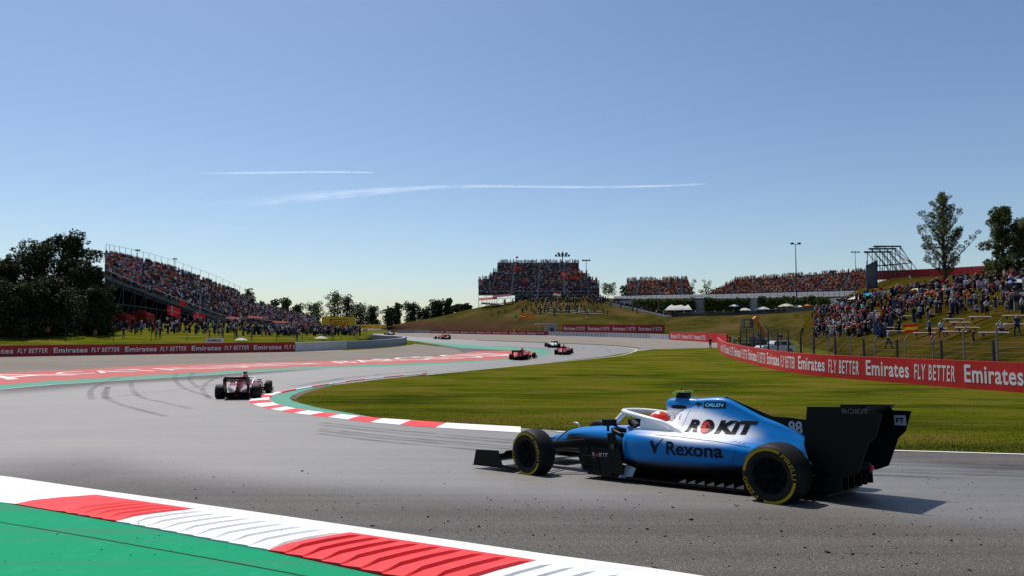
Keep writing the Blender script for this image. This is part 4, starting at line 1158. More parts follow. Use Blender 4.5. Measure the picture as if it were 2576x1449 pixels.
# ------------------------------------------------------------------ crowds in the stands
def tiny_person(mb, p, fx, fy, rr, shirt, standing):
    """a small seated or standing figure: legs, torso with shoulders, arms at the sides, head and cap"""
    rx, ry = -fy, fx; sc = rr.uniform(.92, 1.08)
    def q(a, b, c): return (p[0] + rx * a * sc + fx * b * sc, p[1] + ry * a * sc + fy * b * sc, p[2] + c * sc)
    leg = rr.choice(((.02, .022, .03), (.03, .04, .07), (.06, .055, .045), (.012, .012, .014), (.20, .17, .12)))
    skin = rr.choice(((.42, .25, .17), (.36, .21, .14), (.28, .16, .10)))
    hair = rr.choice(((.015, .011, .008), (.04, .025, .015), (.5, .5, .5), (.35, .02, .015), (.02, .02, .025), (.55, .28, .03)))
    z0 = .82 if standing else .42
    if standing:
        mb.add([q(-.16, -.09, 0), q(.16, -.09, 0), q(.16, .09, 0), q(-.16, .09, 0), q(-.17, -.10, z0), q(.17, -.10, z0), q(.17, .10, z0), q(-.17, .10, z0)], [(0, 1, 5, 4), (1, 2, 6, 5), (2, 3, 7, 6), (3, 0, 4, 7)], col=leg)
    else:
        mb.add([q(-.17, .10, .30), q(.17, .10, .30), q(.15, .52, .40), q(-.15, .52, .40), q(.15, .48, .0), q(-.15, .48, .0)], [(0, 1, 2, 3), (3, 2, 4, 5)], col=leg)
    w = rr.uniform(.21, .26); t = z0 + rr.uniform(.54, .60)
    mb.add([q(-.16, -.10, z0), q(.16, -.10, z0), q(.15, .11, z0), q(-.15, .11, z0), q(-w, -.09, t - .06), q(w, -.09, t - .06), q(w * .9, .10, t - .08), q(-w * .9, .10, t - .08), q(-.07, -.05, t), q(.07, -.05, t), q(.07, .05, t), q(-.07, .05, t)],
           [(0, 1, 5, 4), (1, 2, 6, 5), (2, 3, 7, 6), (3, 0, 4, 7), (4, 5, 9, 8), (5, 6, 10, 9), (6, 7, 11, 10), (7, 4, 8, 11)], col=shirt)
    h = t + .14
    mb.add([q(0, 0, h - .14), q(-.085, 0, h), q(0, -.10, h), q(.085, 0, h), q(0, .10, h)], [(0, 1, 2), (0, 2, 3), (0, 3, 4), (0, 4, 1)], col=skin)
    mb.add([q(-.09, 0, h - .01), q(0, -.105, h - .03), q(.09, 0, h - .01), q(0, .10, h), q(0, 0, h + .13)], [(0, 1, 4), (1, 2, 4), (2, 3, 4), (3, 0, 4)], col=hair)
M_CROWD = tint_mat('crowd_cloth', .9, 0.0, .1)
PAL_MIX = [(.50, .50, .53)] * 5 + [(.25, .25, .29)] * 4 + [(.34, .015, .012)] * 3 + [(.02, .02, .025)] * 9 + [(.03, .05, .12)] * 4 + [(.45, .10, .01)] * 1 + [(.10, .22, .40), (.40, .30, .22), (.35, .06, .06), (.15, .15, .17)]
PAL_DARK = [(.02, .02, .025)] * 10 + [(.05, .05, .07)] * 5 + [(.40, .40, .42)] * 4 + [(.34, .02, .015)] * 2 + [(.03, .05, .14)] * 3 + [(.50, .12, .01), (.10, .10, .12)]
PAL_ORANGE = [(.50, .12, .015)] * 5 + [(.38, .03, .015)] * 4 + [(.03, .03, .035)] * 6 + [(.55, .33, .20)] * 3 + [(.45, .45, .45)] * 2 + [(.30, .05, .02), (.08, .05, .05)]
M_TIER = mat('grandstand_step', (.10, .105, .115), .8, .3, noise=(.8, .2, 3))
M_SEATBLUE = mat('blue_seat_plastic', (.020, .045, .11), .5, .4)
M_AISLE = mat('aisle_steel', (.20, .21, .23), .7, .4, noise=(1, .15, 3))
def surf_stand(name, label, pos, rows, cols, facing, pal, occ, aisles, m_tread=M_TIER, limit=None, seed=1, seat=.55, hot=(), crowd_label='', stand_frac=.16, seats=None, m_aisle=None):
    """pos(u, v): front-left to back-right surface; rows of steps; people as one crowd"""
    rr = random.Random(seed); root = tag(empty(name), label, 'grandstand'); crowd = MB()
    for r in range(rows):
        v0, v1 = r / rows, (r + 1) / rows
        ua, ub = limit(v0) if limit else (0, 1)
        n = max(6, int(cols * (ub - ua))); mb = MB(); A = []
        for i in range(n + 1):
            u = lerp(ua, ub, i / n); a = pos(u, v0); b = pos(u, v1)
            A.append([Vector((a.x, a.y, a.z - .55)), Vector((a.x, a.y, a.z)), Vector((b.x, b.y, a.z))])
        mb.grid(A)
        mb.build('step_row', m_tread, root)
        L = sum((A[i + 1][1] - A[i][1]).length for i in range(n)); k = int(L / seat)
        for j in range(k):
            u = lerp(ua, ub, (j + .5 + rr.uniform(-.2, .2)) / k)
            if any(abs(u - (x0 + (x1 - x0) * v0)) < wd * .75 for x0, x1, wd in aisles): continue
            nz = mnoise.noise(Vector((u * cols * .22, v0 * 5.0, seed * 3.1)))
            if rr.random() > (occ(u, v0) if callable(occ) else occ) * (1 - .75 * sstep(.12, .42, nz)): continue
            a = pos(u, v0 + .45 / rows); fx, fy = facing(u)
            col = rr.choice(pal)
            for hu, hv, hr, hc in hot:
                if abs(u - hu) < hr and abs(v0 - hv) < hr * 2.2 and rr.random() < .45: col = hc
            col = tuple(c * rr.uniform(.75, 1.2) for c in col)
            z = pos(u, v0).z
            tiny_person(crowd, (a.x, a.y, z), fx, fy, rr, col, rr.random() < stand_frac or (r > rows - 3 and rr.random() < .6))
    for x0, x1, wd in aisles:
        mb = MB(); A = []
        for r in range(rows + 1):
            v = r / rows; u = x0 + (x1 - x0) * v
            if limit and not (limit(v)[0] <= u <= limit(v)[1]): continue
            a = pos(u - wd * .55, v); b = pos(u + wd * .55, v); A.append([a + Vector((0, 0, .03)), b + Vector((0, 0, .03))])
            A.append([pos(u - wd * .55, min(1, v + .9 / rows)) * 1, pos(u + wd * .55, min(1, v + .9 / rows)) * 1])
            A[-1] = [Vector((p.x, p.y, a.z + .03)) for p in A[-1]]
        if len(A) > 2: mb.grid(A); mb.build('aisle_stair', m_aisle or M_AISLE, root)
    c = crowd.build('crowd_of_spectators', M_CROWD); c['kind'] = 'stuff'; c['label'] = crowd_label
    return root
def rods(name, segs, r, m, parent, n=5):
    for a, b in segs:
        mb = MB(); mb.tube([a, b], r, n); mb.build(name, m, parent)
# left stand: runs away from the camera along the foot of the trees, seats facing the track
LF = [at(x, y, d) for x, y, d in [(266, 692, 118), (340, 722, 131), (430, 757, 150), (560, 803, 185), (640, 812, 205), (710, 819, 228), (800, 827, 258)]]
LB = [at(x, y, d) for x, y, d in [(266, 644, 142), (345, 658, 156), (440, 681, 174), (560, 722, 208), (640, 760, 230), (700, 782, 255), (795, 806, 288)]]
LF = catmull(LF, 6); LB = catmull(LB, 6)
def left_pos(u, v):
    i = u * (len(LF) - 1); k = min(len(LF) - 2, int(i)); t = i - k
    return LF[k].lerp(LF[k + 1], t).lerp(LB[k].lerp(LB[k + 1], t), v)
LS = surf_stand('grandstand', 'tall open grandstand on the left packed with spectators, rail fence on top', left_pos, 24, 90, lambda u: (.96, -.28), PAL_MIX, lambda u, v: .80 if v > .12 else .60, [(.20, .20, .006), (.42, .42, .006), (.63, .63, .006), (.82, .82, .006)],
                seed=4, hot=[(.30, .80, .05, (.40, .05, .015)), (.45, .9, .05, (.40, .10, .02))], crowd_label='packed crowd of spectators seated on the left grandstand', seat=.62, m_tread=M_TIER, m_aisle=M_TIER)
segs = []; k = 0
for i in range(0, len(LB) - 12, 1):
    p = LB[i]; segs.append((p + Vector((0, 0, -.3)), p + Vector((0, 0, 2.5))))
rods('rail_post', segs, .05, M_STEEL, LS)
rods('top_rail', [(LB[i] + Vector((0, 0, 2.5)), LB[i + 1] + Vector((0, 0, 2.5))) for i in range(len(LB) - 13)], .035, M_STEEL, LS)
rods('front_rail', [(LF[i] + Vector((0, 0, .95)), LF[i + 1] + Vector((0, 0, .95))) for i in range(0, len(LF) - 1)], .07, M_AISLE, LS)
# legs and bracing under the seats, black sheet behind standing in for the shade
segs = []
for i in range(0, len(LF) - 8, 2):
    for v in (0, .5, 1.0):
        a = LF[i].lerp(LB[i], v); g_ = drop(a.x, a.y)
        if a.z - g_.z > .6: segs.append((a, Vector((a.x, a.y, g_.z - .2))))
    a = LF[i]; b = LF[i + 2] if i + 2 < len(LF) else a
    ga = drop(a.x, a.y); segs.append((Vector((a.x, a.y, ga.z)), b))
    segs.append((Vector((a.x, a.y, (ga.z + a.z) / 2)), Vector((b.x, b.y, (drop(b.x, b.y).z + b.z) / 2))))
rods('scaffold_tube', segs, .07, M_DARKSTEEL, LS)
mb = MB(); mb.grid([[p + Vector((-.2, .2, -.2)), Vector((p.x - .2, p.y + .2, p.z - 1.3))] for p in LF]); mb.build('front_skirt', mat('dark_green_screen', (.018, .024, .024), .8, .2), LS)
mb = MB(); rows_ = [[LF[i].lerp(LB[i], .45) + Vector((0, 0, -.6)) for i in range(len(LF))]]; rows_.append([Vector((p.x, p.y, drop(p.x, p.y).z - .3)) for p in rows_[0]]); mb.grid(rows_); mb.build('shade_sheet', mat('stand_shade_black', (.008, .009, .009), .9, .1), LS)  # black sheet in place of the shade under the seats
mb = MB(); e0 = LF[0]; e1 = LB[0]; mb.grid([[e0, e1], [Vector((e0.x, e0.y, drop(e0.x, e0.y).z - .2)), Vector((e1.x, e1.y, drop(e1.x, e1.y).z - .2))]]); mb.build('end_screen', M_DARKSTEEL, LS)
for px, py, d in ((346, 628, 152), (440, 650, 168)):
    p = at(px, py, d); mb = MB(); mb.box(p, (.9, .5, .25)); mb.tube([p, p + Vector((-.4, .3, -2.0))], .05, 5); mb.build('floodlight', M_DARKSTEEL, LS)
# central stand on the hill
CA = at(1204, 741, 262); CB_ = at(1508, 741, 262); CAb = at(1204, 657, 288); CBb = at(1508, 657, 288)
def mid_pos(u, v): return CA.lerp(CB_, u).lerp(CAb.lerp(CBb, u), v)
def mid_lim(v):
    a = 0.0 if v < .46 else .03 if v < .50 else .09 if v < .60 else .12 if v < .68 else .155
    b = 1.0 if v < .34 else .985 if v < .44 else .93 if v < .55 else .90 if v < .66 else .83
    return a, b
CS = surf_stand('grandstand', 'stepped grandstand on top of the central hill crowded with spectators', mid_pos, 28, 60, lambda u: (0, -1), PAL_DARK, .88, [(.27, .30, .014), (.49, .50, .012), (.71, .70, .016), (.91, .86, .012), (.10, .17, .01)],
                limit=mid_lim, seed=9, hot=[(.32, .72, .05, (.55, .06, .015)), (.80, .50, .07, (.58, .09, .015)), (.72, .42, .05, (.55, .08, .02)), (.38, .35, .035, (.55, .06, .02)), (.14, .40, .03, (.5, .08, .02)), (.86, .62, .05, (.5, .05, .02))], crowd_label='dense crowd of spectators on the central hilltop grandstand', stand_frac=.3)
segs = []
for k in range(16):
    for v in (0, .4, .75, 1.0):
        u = k / 15; a, b = mid_lim(v)
        if not a <= u <= b: continue
        p = mid_pos(u, v); g_ = drop(p.x, p.y)
        if p.z - g_.z > .3: segs.append((p, Vector((p.x, p.y, g_.z - .3))))
for k in range(15):
    p = mid_pos(k / 15, 0); q = mid_pos((k + 1) / 15, 0); gp = drop(p.x, p.y); gq = drop(q.x, q.y)
    if p.z - gp.z > 1.5: segs.append((Vector((p.x, p.y, gp.z)), q)); segs.append((Vector((p.x, p.y, lerp(gp.z, p.z, .5))), Vector((q.x, q.y, lerp(gq.z, q.z, .5)))))
rods('scaffold_tube', segs, .06, M_STEEL, CS)
rods('front_rail', [(mid_pos(k / 12, 0) + Vector((0, -.2, 1.0)), mid_pos((k + 1) / 12, 0) + Vector((0, -.2, 1.0))) for k in range(12)], .05, M_AISLE, CS)
mb = MB(); mb.grid([[mid_pos(u, .25) + Vector((0, 0, -.8)) for u in (.3, 1.0)], [drop(*mid_pos(u, .25).xy) + Vector((0, 0, -.5)) for u in (.3, 1.0)]]); mb.build('shade_sheet', bpy.data.materials['stand_shade_black'], CS)  # same black sheet for the shade under these seats
# right stands on the upper terrace
R1a, R1b, R1c, R1d = at(1577, 744, 268), at(1744, 741, 268), at(1577, 703, 282), at(1728, 698, 282)
def r1_pos(u, v): return R1a.lerp(R1b, u).lerp(R1c.lerp(R1d, u), v)
RS1 = surf_stand('grandstand', 'small far grandstand with orange crowd left of the light mast', r1_pos, 14, 30, lambda u: (0, -1), PAL_ORANGE, .94, [(.13, .20, .03), (.50, .50, .03), (.84, .88, .03)], seed=12, crowd_label='orange clad crowd on the small far grandstand')
R2a, R2b, R2c, R2d = at(1778, 742, 262), at(2178, 733, 250), at(1852, 701, 280), at(2200, 676, 270)
def r2_pos(u, v): return R2a.lerp(R2b, u).lerp(R2c.lerp(R2d, u), v)
RS2 = surf_stand('grandstand', 'long far grandstand with orange crowd behind the upper track', r2_pos, 16, 70, lambda u: (-.05, -1), PAL_ORANGE, .95, [(.165, .165, .012), (.34, .34, .012), (.51, .51, .012), (.68, .68, .012), (.84, .84, .012)], seed=15, crowd_label='orange clad crowd on the long far grandstand')
for root, pos in ((RS1, r1_pos), (RS2, r2_pos)):
    segs = []
    for k in range(9):
        for v in (0, .6, 1.0):
            p = pos(k / 8, v); segs.append((p, Vector((p.x, p.y, drop(p.x, p.y).z - .5))))
    rods('scaffold_tube', segs, .07, M_DARKSTEEL, root)
    mb = MB(); mb.grid([[pos(k / 8, 0) + Vector((0, -.3, .1)) for k in range(9)], [pos(k / 8, 0) + Vector((0, -.3, -1.6)) for k in range(9)]]); mb.build('front_skirt', mat('grey_purple_banner', (.10, .09, .13), .8, .2, noise=(.5, .3, 3)), root)
# ------------------------------------------------------------------ trees
def leaf_mat(name, col, trans=.25):
    g = NG(name)
    oi = g.n('ObjectInfo'); n = g.noise(.45, 3, .6); f = g.noise(5, 2, .6)
    c = g.mix(1.0, col, g.rng(n, .3, .7, .6, 1.45), 'MULTIPLY'); c = g.mix(1.0, c, g.rng(f, .3, .7, .7, 1.3), 'MULTIPLY')
    g.base(c); g.set(.7, .2)
    tr = g.n('BsdfTranslucent'); g.l(c, tr.inputs['Color']); ms = g.n('MixShader'); ms.inputs[0].default_value = trans
    g.l(g.b.outputs[0], ms.inputs[1]); g.l(tr.outputs[0], ms.inputs[2]); g.l(ms.outputs[0], g.out.inputs[0]); return g.m
M_LEAF_D = leaf_mat('dark_foliage', (.030, .040, .012), .14)
M_LEAF_M = leaf_mat('green_foliage', (.068, .088, .022), .36)
M_LEAF_P = leaf_mat('poplar_foliage', (.085, .10, .034), .38)
M_LEAF_L = leaf_mat('pale_foliage', (.085, .105, .045), .3)
M_LEAF_H = leaf_mat('hedge_foliage', (.060, .090, .015), .3)
M_BARK = mat('bark', (.060, .048, .038), .9, .1, noise=(3, .3, 4))
def leaf_cloud(mb, rr, lumps, n, size):
    tot = sum(l[3] ** 2 for l in lumps); 
    for (x, y, z, r) in lumps:
        k = int(n * r * r / tot)
        for _ in range(k):
            th = rr.uniform(0, 2 * math.pi); cz = rr.uniform(-1, 1); s = math.sqrt(1 - cz * cz); q = r * rr.uniform(.35, 1) ** .5 * rr.uniform(.8, 1.12)
            c = Vector((x + q * s * math.cos(th), y + q * s * math.sin(th), z + q * cz * .85))
            n_ = Vector((rr.gauss(0, 1), rr.gauss(0, 1), rr.gauss(0, 1) + .4)).normalized()
            t = n_.orthogonal().normalized(); t.rotate(Matrix.Rotation(rr.uniform(0, 6.28), 3, n_)); b = n_.cross(t)
            a = size * rr.uniform(.6, 1.3); w = a * .62
            mb.add([c - t * a * .5, c + b * w * .5, c + t * a * .5, c - b * w * .5], [(0, 1, 2, 3)])
def tree(label, base, h, w, trunk, n, size, m, seed, cat='tree', name='tree', group=None, shape='round', lean=0.0):
    rr = random.Random(seed); root = tag(empty(name, base), label, cat, group)
    tk = MB(); lumps = []
    top = h * (.92 if shape == 'poplar' else .72)
    r0 = max(.12, h * .022)
    spine = catmull([(0, 0, -.3), (rr.uniform(-.2, .2), rr.uniform(-.2, .2), top * .35), (lean * .5 + rr.uniform(-.3, .3), rr.uniform(-.3, .3), top * .7), (lean, rr.uniform(-.2, .2), top)], 3)
    tk.tube(spine, [lerp(r0, r0 * .2, i / (len(spine) - 1)) for i in range(len(spine))], 7)
    k = 34 if shape == 'poplar' else 30 if shape == 'mass' else 15
    for i in range(k):
        t = lerp(trunk / h, .93, (i + rr.random() * .8) / k); a = i * 2.4 + rr.uniform(-.4, .4)
        c0 = along([Vector(p) for p in spine], cum([Vector(p) for p in spine]), min(.97, t / (top / h) * .95) * cum([Vector(p) for p in spine])[-1])
        if shape == 'poplar':
            wd = w * .5 * (1.0 - .95 * max(0, (t - .22) / .78) ** .75) * (0.55 + .45 * min(1, (t - trunk / h) / .12)) * rr.uniform(.7, 1.12)
            tip = Vector((c0.x + wd * math.cos(a), c0.y + wd * math.sin(a), c0.z + wd * rr.uniform(.9, 1.3)))
        else:
            ph = (t - trunk / h) / (1 - trunk / h); wd = w * .5 * math.sqrt(max(.05, 1 - (2 * ph - .85) ** 2 / 1.6)) * (rr.uniform(.15, .95) if shape == 'mass' else rr.uniform(.55, .95))
            tip = Vector((c0.x + wd * math.cos(a), c0.y + wd * math.sin(a), h * t + rr.uniform(-.02, .05) * h))
        mid = c0.lerp(tip, .5) + Vector((0, 0, -.04 * h if shape != 'poplar' else -.1))
        tk.tube([c0, mid, tip], [r0 * .35, r0 * .22, r0 * .08], 5)
        if shape == 'poplar':
            for q in (.35, .55, .75, .92, 1.05): pz = c0.lerp(tip, q); lumps.append((pz.x + rr.uniform(-.2, .2), pz.y + rr.uniform(-.2, .2), pz.z + rr.uniform(0, .25), w * rr.uniform(.055, .095) * (1 - .40 * t)))
        else:
            lumps.append((tip.x, tip.y, tip.z, w * rr.uniform(.12, .20)))
            pz = c0.lerp(tip, .55); lumps.append((pz.x, pz.y, pz.z + .03 * h, w * rr.uniform(.14, .20)))
            for _ in range(2): lumps.append((tip.x + rr.gauss(0, w * .09), tip.y + rr.gauss(0, w * .09), tip.z + rr.gauss(0, w * .07), w * rr.uniform(.05, .09)))
    zm = max(l[2] + l[3] * .85 for l in lumps); f = h / zm
    tk.build('trunk', M_BARK, root, True)
    mb = MB(); leaf_cloud(mb, rr, [(x, y, z * f, r) for x, y, z, r in lumps], n, size)
    mb.build('crown', m, root)
    return root
def tree_px(label, px, base_py, top_py, w_px, d, n, size, m, seed, **k):
    b = at(px, base_py, d); g_ = drop(b.x, b.y); z0 = min(b.z, g_.z) if b.z > g_.z else g_.z
    b = Vector((b.x, b.y, z0)); h = at(px, top_py, d).z - z0
    return tree(label, b, h, w_px * d / FPX, h * k.pop('trunk', .2), n, size, m, seed, **k)
for i, (lab, px, top, w, d, m) in enumerate([
        ('dark tree at the far left edge of the picture', 6, 632, 130, 112, M_LEAF_D), ('broad dark tree, second from the left edge', 82, 592, 150, 118, M_LEAF_D), ('tallest dark tree left of the grandstand', 172, 574, 125, 121, M_LEAF_D),
        ('dark tree touching the end of the left grandstand', 222, 655, 110, 118, M_LEAF_D), ('low dark tree before the end of the left grandstand', 244, 716, 90, 112, M_LEAF_D), ('wide low dark tree under the tall ones at left', 120, 690, 170, 108, M_LEAF_D), ('low dark tree at the lower left beside the lawn', 30, 700, 140, 104, M_LEAF_D)]):
    tree_px(lab, px, 812, top, w, d, 15000, .42, m, 30 + i, trunk=.04, shape='mass', group='dark trees beside the left grandstand')
BT = [(600, 742, 50, 330, M_LEAF_M), (622, 726, 30, 345, M_LEAF_M), (690, 752, 26, 330, M_LEAF_L), (716, 748, 34, 330, M_LEAF_L), (748, 762, 42, 390, M_LEAF_D), (792, 756, 52, 400, M_LEAF_M), (842, 730, 54, 400, M_LEAF_M), (872, 740, 44, 405, M_LEAF_D), (905, 762, 62, 400, M_LEAF_D), (938, 768, 36, 400, M_LEAF_D),
      (980, 770, 40, 330, M_LEAF_D), (1000, 762, 26, 335, M_LEAF_M), (1036, 758, 50, 320, M_LEAF_D), (1070, 772, 36, 320, M_LEAF_D), (1098, 752, 48, 300, M_LEAF_D), (1128, 750, 28, 300, M_LEAF_M), (1152, 766, 36, 280, M_LEAF_D), (1172, 764, 28, 280, M_LEAF_D)]
BTL = ['tree showing above the middle of the left grandstand', 'taller tree behind the left grandstand slope', 'pale thin tree just right of the left grandstand', 'pale wispy tree behind the grandstand end', 'round dark tree left of the yellow billboard', 'bushy green tree left of the yellow billboard', 'tallest tree, rising above the yellow billboard', 'dark tree right behind the tallest one', 'broad dark tree right of the yellow billboard', 'narrow dark tree at the edge of the gap of sky',
       'dark tree right of the gap of sky', 'slim green tree right of the gap of sky', 'wide dark tree between the gap and the hill', 'low dark tree between two taller ones', 'tall dark tree left of the central hill', 'slim round topped tree beside the hill', 'dark bushy tree at the hill shoulder', 'small dark tree nearest the central grandstand']
for i, ((px, top, w, d, m), lab) in enumerate(zip(BT, BTL)):
    tree_px(lab, px, 828, top, w * 1.12, d, 4200, .70, m, 60 + i, trunk=.08, shape='mass', group='trees beyond the track')
for i, (lab, px, base, top, w, d) in enumerate([('small leafy tree right of the central grandstand', 1530, 748, 708, 40, 300), ('small pale tree left of the small far grandstand', 1571, 745, 713, 22, 300), ('tree top behind the small far grandstand', 1608, 735, 698, 34, 300), ('tree between the two far grandstands', 1735, 735, 700, 34, 300), ('tree left of the long far grandstand', 1778, 738, 700, 36, 300), ('tree top behind the long far grandstand', 2000, 720, 683, 34, 300)]):
    tree_px(lab, px, base, top, w, d, 1500, .5, M_LEAF_M, 90 + i, trunk=.35)
tree_px('tall airy poplar rising above the right bank', 2381, 716, 481, 150, 104, 12500, .23, M_LEAF_P, 121, trunk=.10, shape='poplar')
tree_px('bushy tree at the right edge of the picture', 2530, 700, 512, 88, 92, 15000, .25, M_LEAF_P, 122, trunk=.03, shape='mass')
tree_px('dense tree cut off by the right edge', 2594, 698, 540, 105, 90, 15000, .25, M_LEAF_P, 124, trunk=.03, shape='mass')
tree_px('low leafy bush below the bushy right tree', 2500, 700, 650, 70, 96, 2600, .28, M_LEAF_M, 125, trunk=.05)
# clipped hedge along the terrace, one mass of leaves on a dark core
def hedge(label, spans):
    rr = random.Random(5)
    for lab, pa, pb in spans:
        mb = MB(); core = MB(); root = empty('hedge'); tag(root, lab, 'hedge', 'hedges along the terrace')
        n = max(2, int((pb - pa) / 6)); lum = []
        for i in range(n + 1):
            px = lerp(pa, pb, i / n); e = EDGE_AT(px); b = back(e, 6.3); top = at(px, 757, b.length).z
            h = top - b.z
            for zz in [q * .5 for q in range(int(h / .5) + 1)]:
                lum.append((b.x + rr.uniform(-.4, .4), b.y - .2 + rr.uniform(-.3, .3), b.z + zz + rr.uniform(-.2, .3), rr.uniform(.45, .75)))
            core.box((b.x, b.y + .5, b.z + h * .45), (1.0, .8, h * .9))
        leaf_cloud(mb, rr, lum, int(4200 * n / 8), .50)
        mb.build('foliage', M_LEAF_H, root); core.build('inner_branches', M_BARK, root)
def EDGE_AT(px):
    for i in range(len(tpx) - 1):
        if tpx[i] <= px <= tpx[i + 1]: return EDGE[i].lerp(EDGE[i + 1], (px - tpx[i]) / (tpx[i + 1] - tpx[i]))
    return EDGE[-1] if px > tpx[-1] else EDGE[0]
hedge('', [('short clipped hedge at the path foot', 1596, 1612), ('hedge behind the descending path', 1620, 1648), ('hedge left of the white marquee', 1662, 1745), ('long hedge behind the blue parasol', 1776, 1880), ('hedge behind the pale and orange parasols', 1912, 2080)])
# retaining wall showing between the hedges
mb = MB(); pts = [back(EDGE_AT(px), 7.6) for px in range(1560, 2121, 20)]
mb.grid([[p + Vector((0, 0, -1)) for p in pts], [Vector((p.x, p.y, at(px, 758.5, p.length).z)) for p, px in zip(pts, range(1560, 2121, 20))]])
tag(mb.build('retaining_wall', M_CONC), 'grey concrete retaining wall behind the terrace hedges', 'wall')
# ------------------------------------------------------------------ light masts, fences, hoardings, scaffolding
def mast(label, px, top, base_py, d, heads, spread):
    b = at(px, base_py, d); b.z = drop(b.x, b.y).z if drop(b.x, b.y).z < b.z + 3 else b.z
    h = at(px, top, d).z - b.z; root = tag(empty('light_mast', b), label, 'light mast')
    mb = MB(); mb.tube([(0, 0, -.4), (0, 0, h * .5), (0, 0, h)], [.22, .17, .10], 8); mb.build('pole', M_DARKSTEEL, root, True)
    mb = MB(); mb.tube([(-spread, 0, h), (spread, 0, h)], .08, 6); mb.build('crossbar', M_DARKSTEEL, root)
    for i in range(heads):
        x = lerp(-spread, spread, i / max(1, heads - 1)); mb = MB()
        mb.ball((x, -.2, h + .18), (.55, .45, .32), 8, 5); mb.tube([(x, 0, h), (x, -.2, h + .2)], .06, 5); mb.build('floodlight', M_DARKSTEEL, root, True)
mast('tall twin lamp mast above the far orange grandstand', 2005, 613, 772, 198, 2, 1.0)
mast('lamp mast right of the long far grandstand', 2153, 634, 690, 285, 3, 1.3)
mast('lamp mast rising behind the central grandstand right side', 1475, 655, 745, 262, 3, 1.1)
b = at(1415, 640, 270); g_ = Vector((b.x, b.y, mid_pos(.7, .9).z - 3))
root = tag(empty('light_mast', g_), 'broad cluster of floodlights above the central grandstand', 'light mast')
h = b.z - g_.z
mb = MB(); mb.tube([(0, 0, 0), (0, 0, h + 1.6)], [.25, .08], 8); mb.build('pole', M_DARKSTEEL, root, True)
for z, sp, n in ((h - .6, 2.4, 5), (h + .2, 1.5, 3)):
    mb = MB(); mb.tube([(-sp, 0, z), (sp, 0, z)], .08, 5); mb.build('crossbar', M_DARKSTEEL, root)
    for i in range(n):
        x = lerp(-sp, sp, i / (n - 1)); mb = MB(); mb.box((x, -.25, z + .35), (.85, .5, .65), M=Matrix.Rotation(.5, 3, 'X')); mb.build('floodlight', M_DARKSTEEL, root)
# dark posts standing behind the right banner wall
M_POST = mat('dark_fence_post', (.030, .033, .038), .6, .3)
fp = tag(empty('debris_fence'), 'row of thick dark posts with wires behind the long curved barrier', 'fence')
pp = []
for px in (1838, 1852, 1868, 1885, 1903, 1925, 1950, 1980, 2013, 2068, 2141, 2224, 2332, 2462, 2620):
    s_ = WR.s_of(px)
    p, nn = WR.at(s_); p = p - nn * 1.1; z = P(p.y); pp.append(Vector((p.x, p.y, z)))
    mb = MB(); mb.box((p.x, p.y, z + 1.35), (.12, .12, 2.75)); mb.build('post', M_POST, fp)
for a, b in zip(pp, pp[1:]):
    for zz in (1.75, 2.05, 2.35, 2.62):
        mb = MB(); mb.tube([a + Vector((0, 0, zz)), b + Vector((0, 0, zz))], .008, 4); mb.build('wire', M_POST, fp)
# wire mesh of the far part: many thin uprights, tall panel near the loader
mesh_o = MB()
for a, b in list(zip(pp, pp[1:]))[:8]:
    n = max(3, int((b - a).length / .22))
    for i in range(n):
        p = a.lerp(b, i / n); mesh_o.tube([p + Vector((0, 0, 1.3)), p + Vector((0, 0, 3.6))], .010, 3, cap=False)
mo = mesh_o.build('wire_mesh', M_DARKSTEEL, fp); mo['kind'] = 'stuff'
for p in pp[:9]:
    mb = MB(); mb.box((p.x, p.y, P(p.y) + 3.0), (.08, .08, .6)); mb.build('post', M_POST, fp)
# pale bent-top posts and wires at the foot of the right bank
bf = tag(empty('wire_fence'), 'wire fence on pale bent top posts at the foot of the right bank', 'fence')
M_CPOST = mat('pale_concrete_post', (.17, .165, .155), .85, .2)
bp = []
for px, d in ((2040, 96), (2085, 84), (2140, 74), (2201, 66), (2277, 59.5), (2347, 55), (2425, 51), (2509, 47.5), (2600, 44), (2700, 41)):
    q = at(px, 880, d); q = drop(q.x, q.y); bp.append(q)
    mb = MB(); mb.tube([q + Vector((0, 0, -.4)), q + Vector((0, 0, 2.35)), q + Vector((.30, -.05, 2.75))], [.06, .055, .04], 6); mb.build('post', M_CPOST, bf)
for a, b in zip(bp, bp[1:]):
    for zz in (.5, 1.0, 1.5, 2.0, 2.35):
        mb = MB(); mb.tube([a + Vector((0, 0, zz)), b + Vector((0, 0, zz))], .005, 4); mb.build('wire', M_POST, bf)
# thin dark posts along the left lawn
lf = tag(empty('wire_fence'), 'row of thin dark posts behind the left red barrier', 'fence')
for px in (60, 165, 285, 380, 470, 560, 632, 695, 760, 812, 858, 892, 905, 915, 922):
    py = interp([(0, 858), (740, 859), (860, 856), (930, 846)], px); q = stand(px, py); q = drop(q.x, q.y)
    mb = MB(); mb.tube([q + Vector((0, 0, -.3)), q + Vector((0, 0, 2.1))], .045, 5); mb.build('post', M_POST, lf)
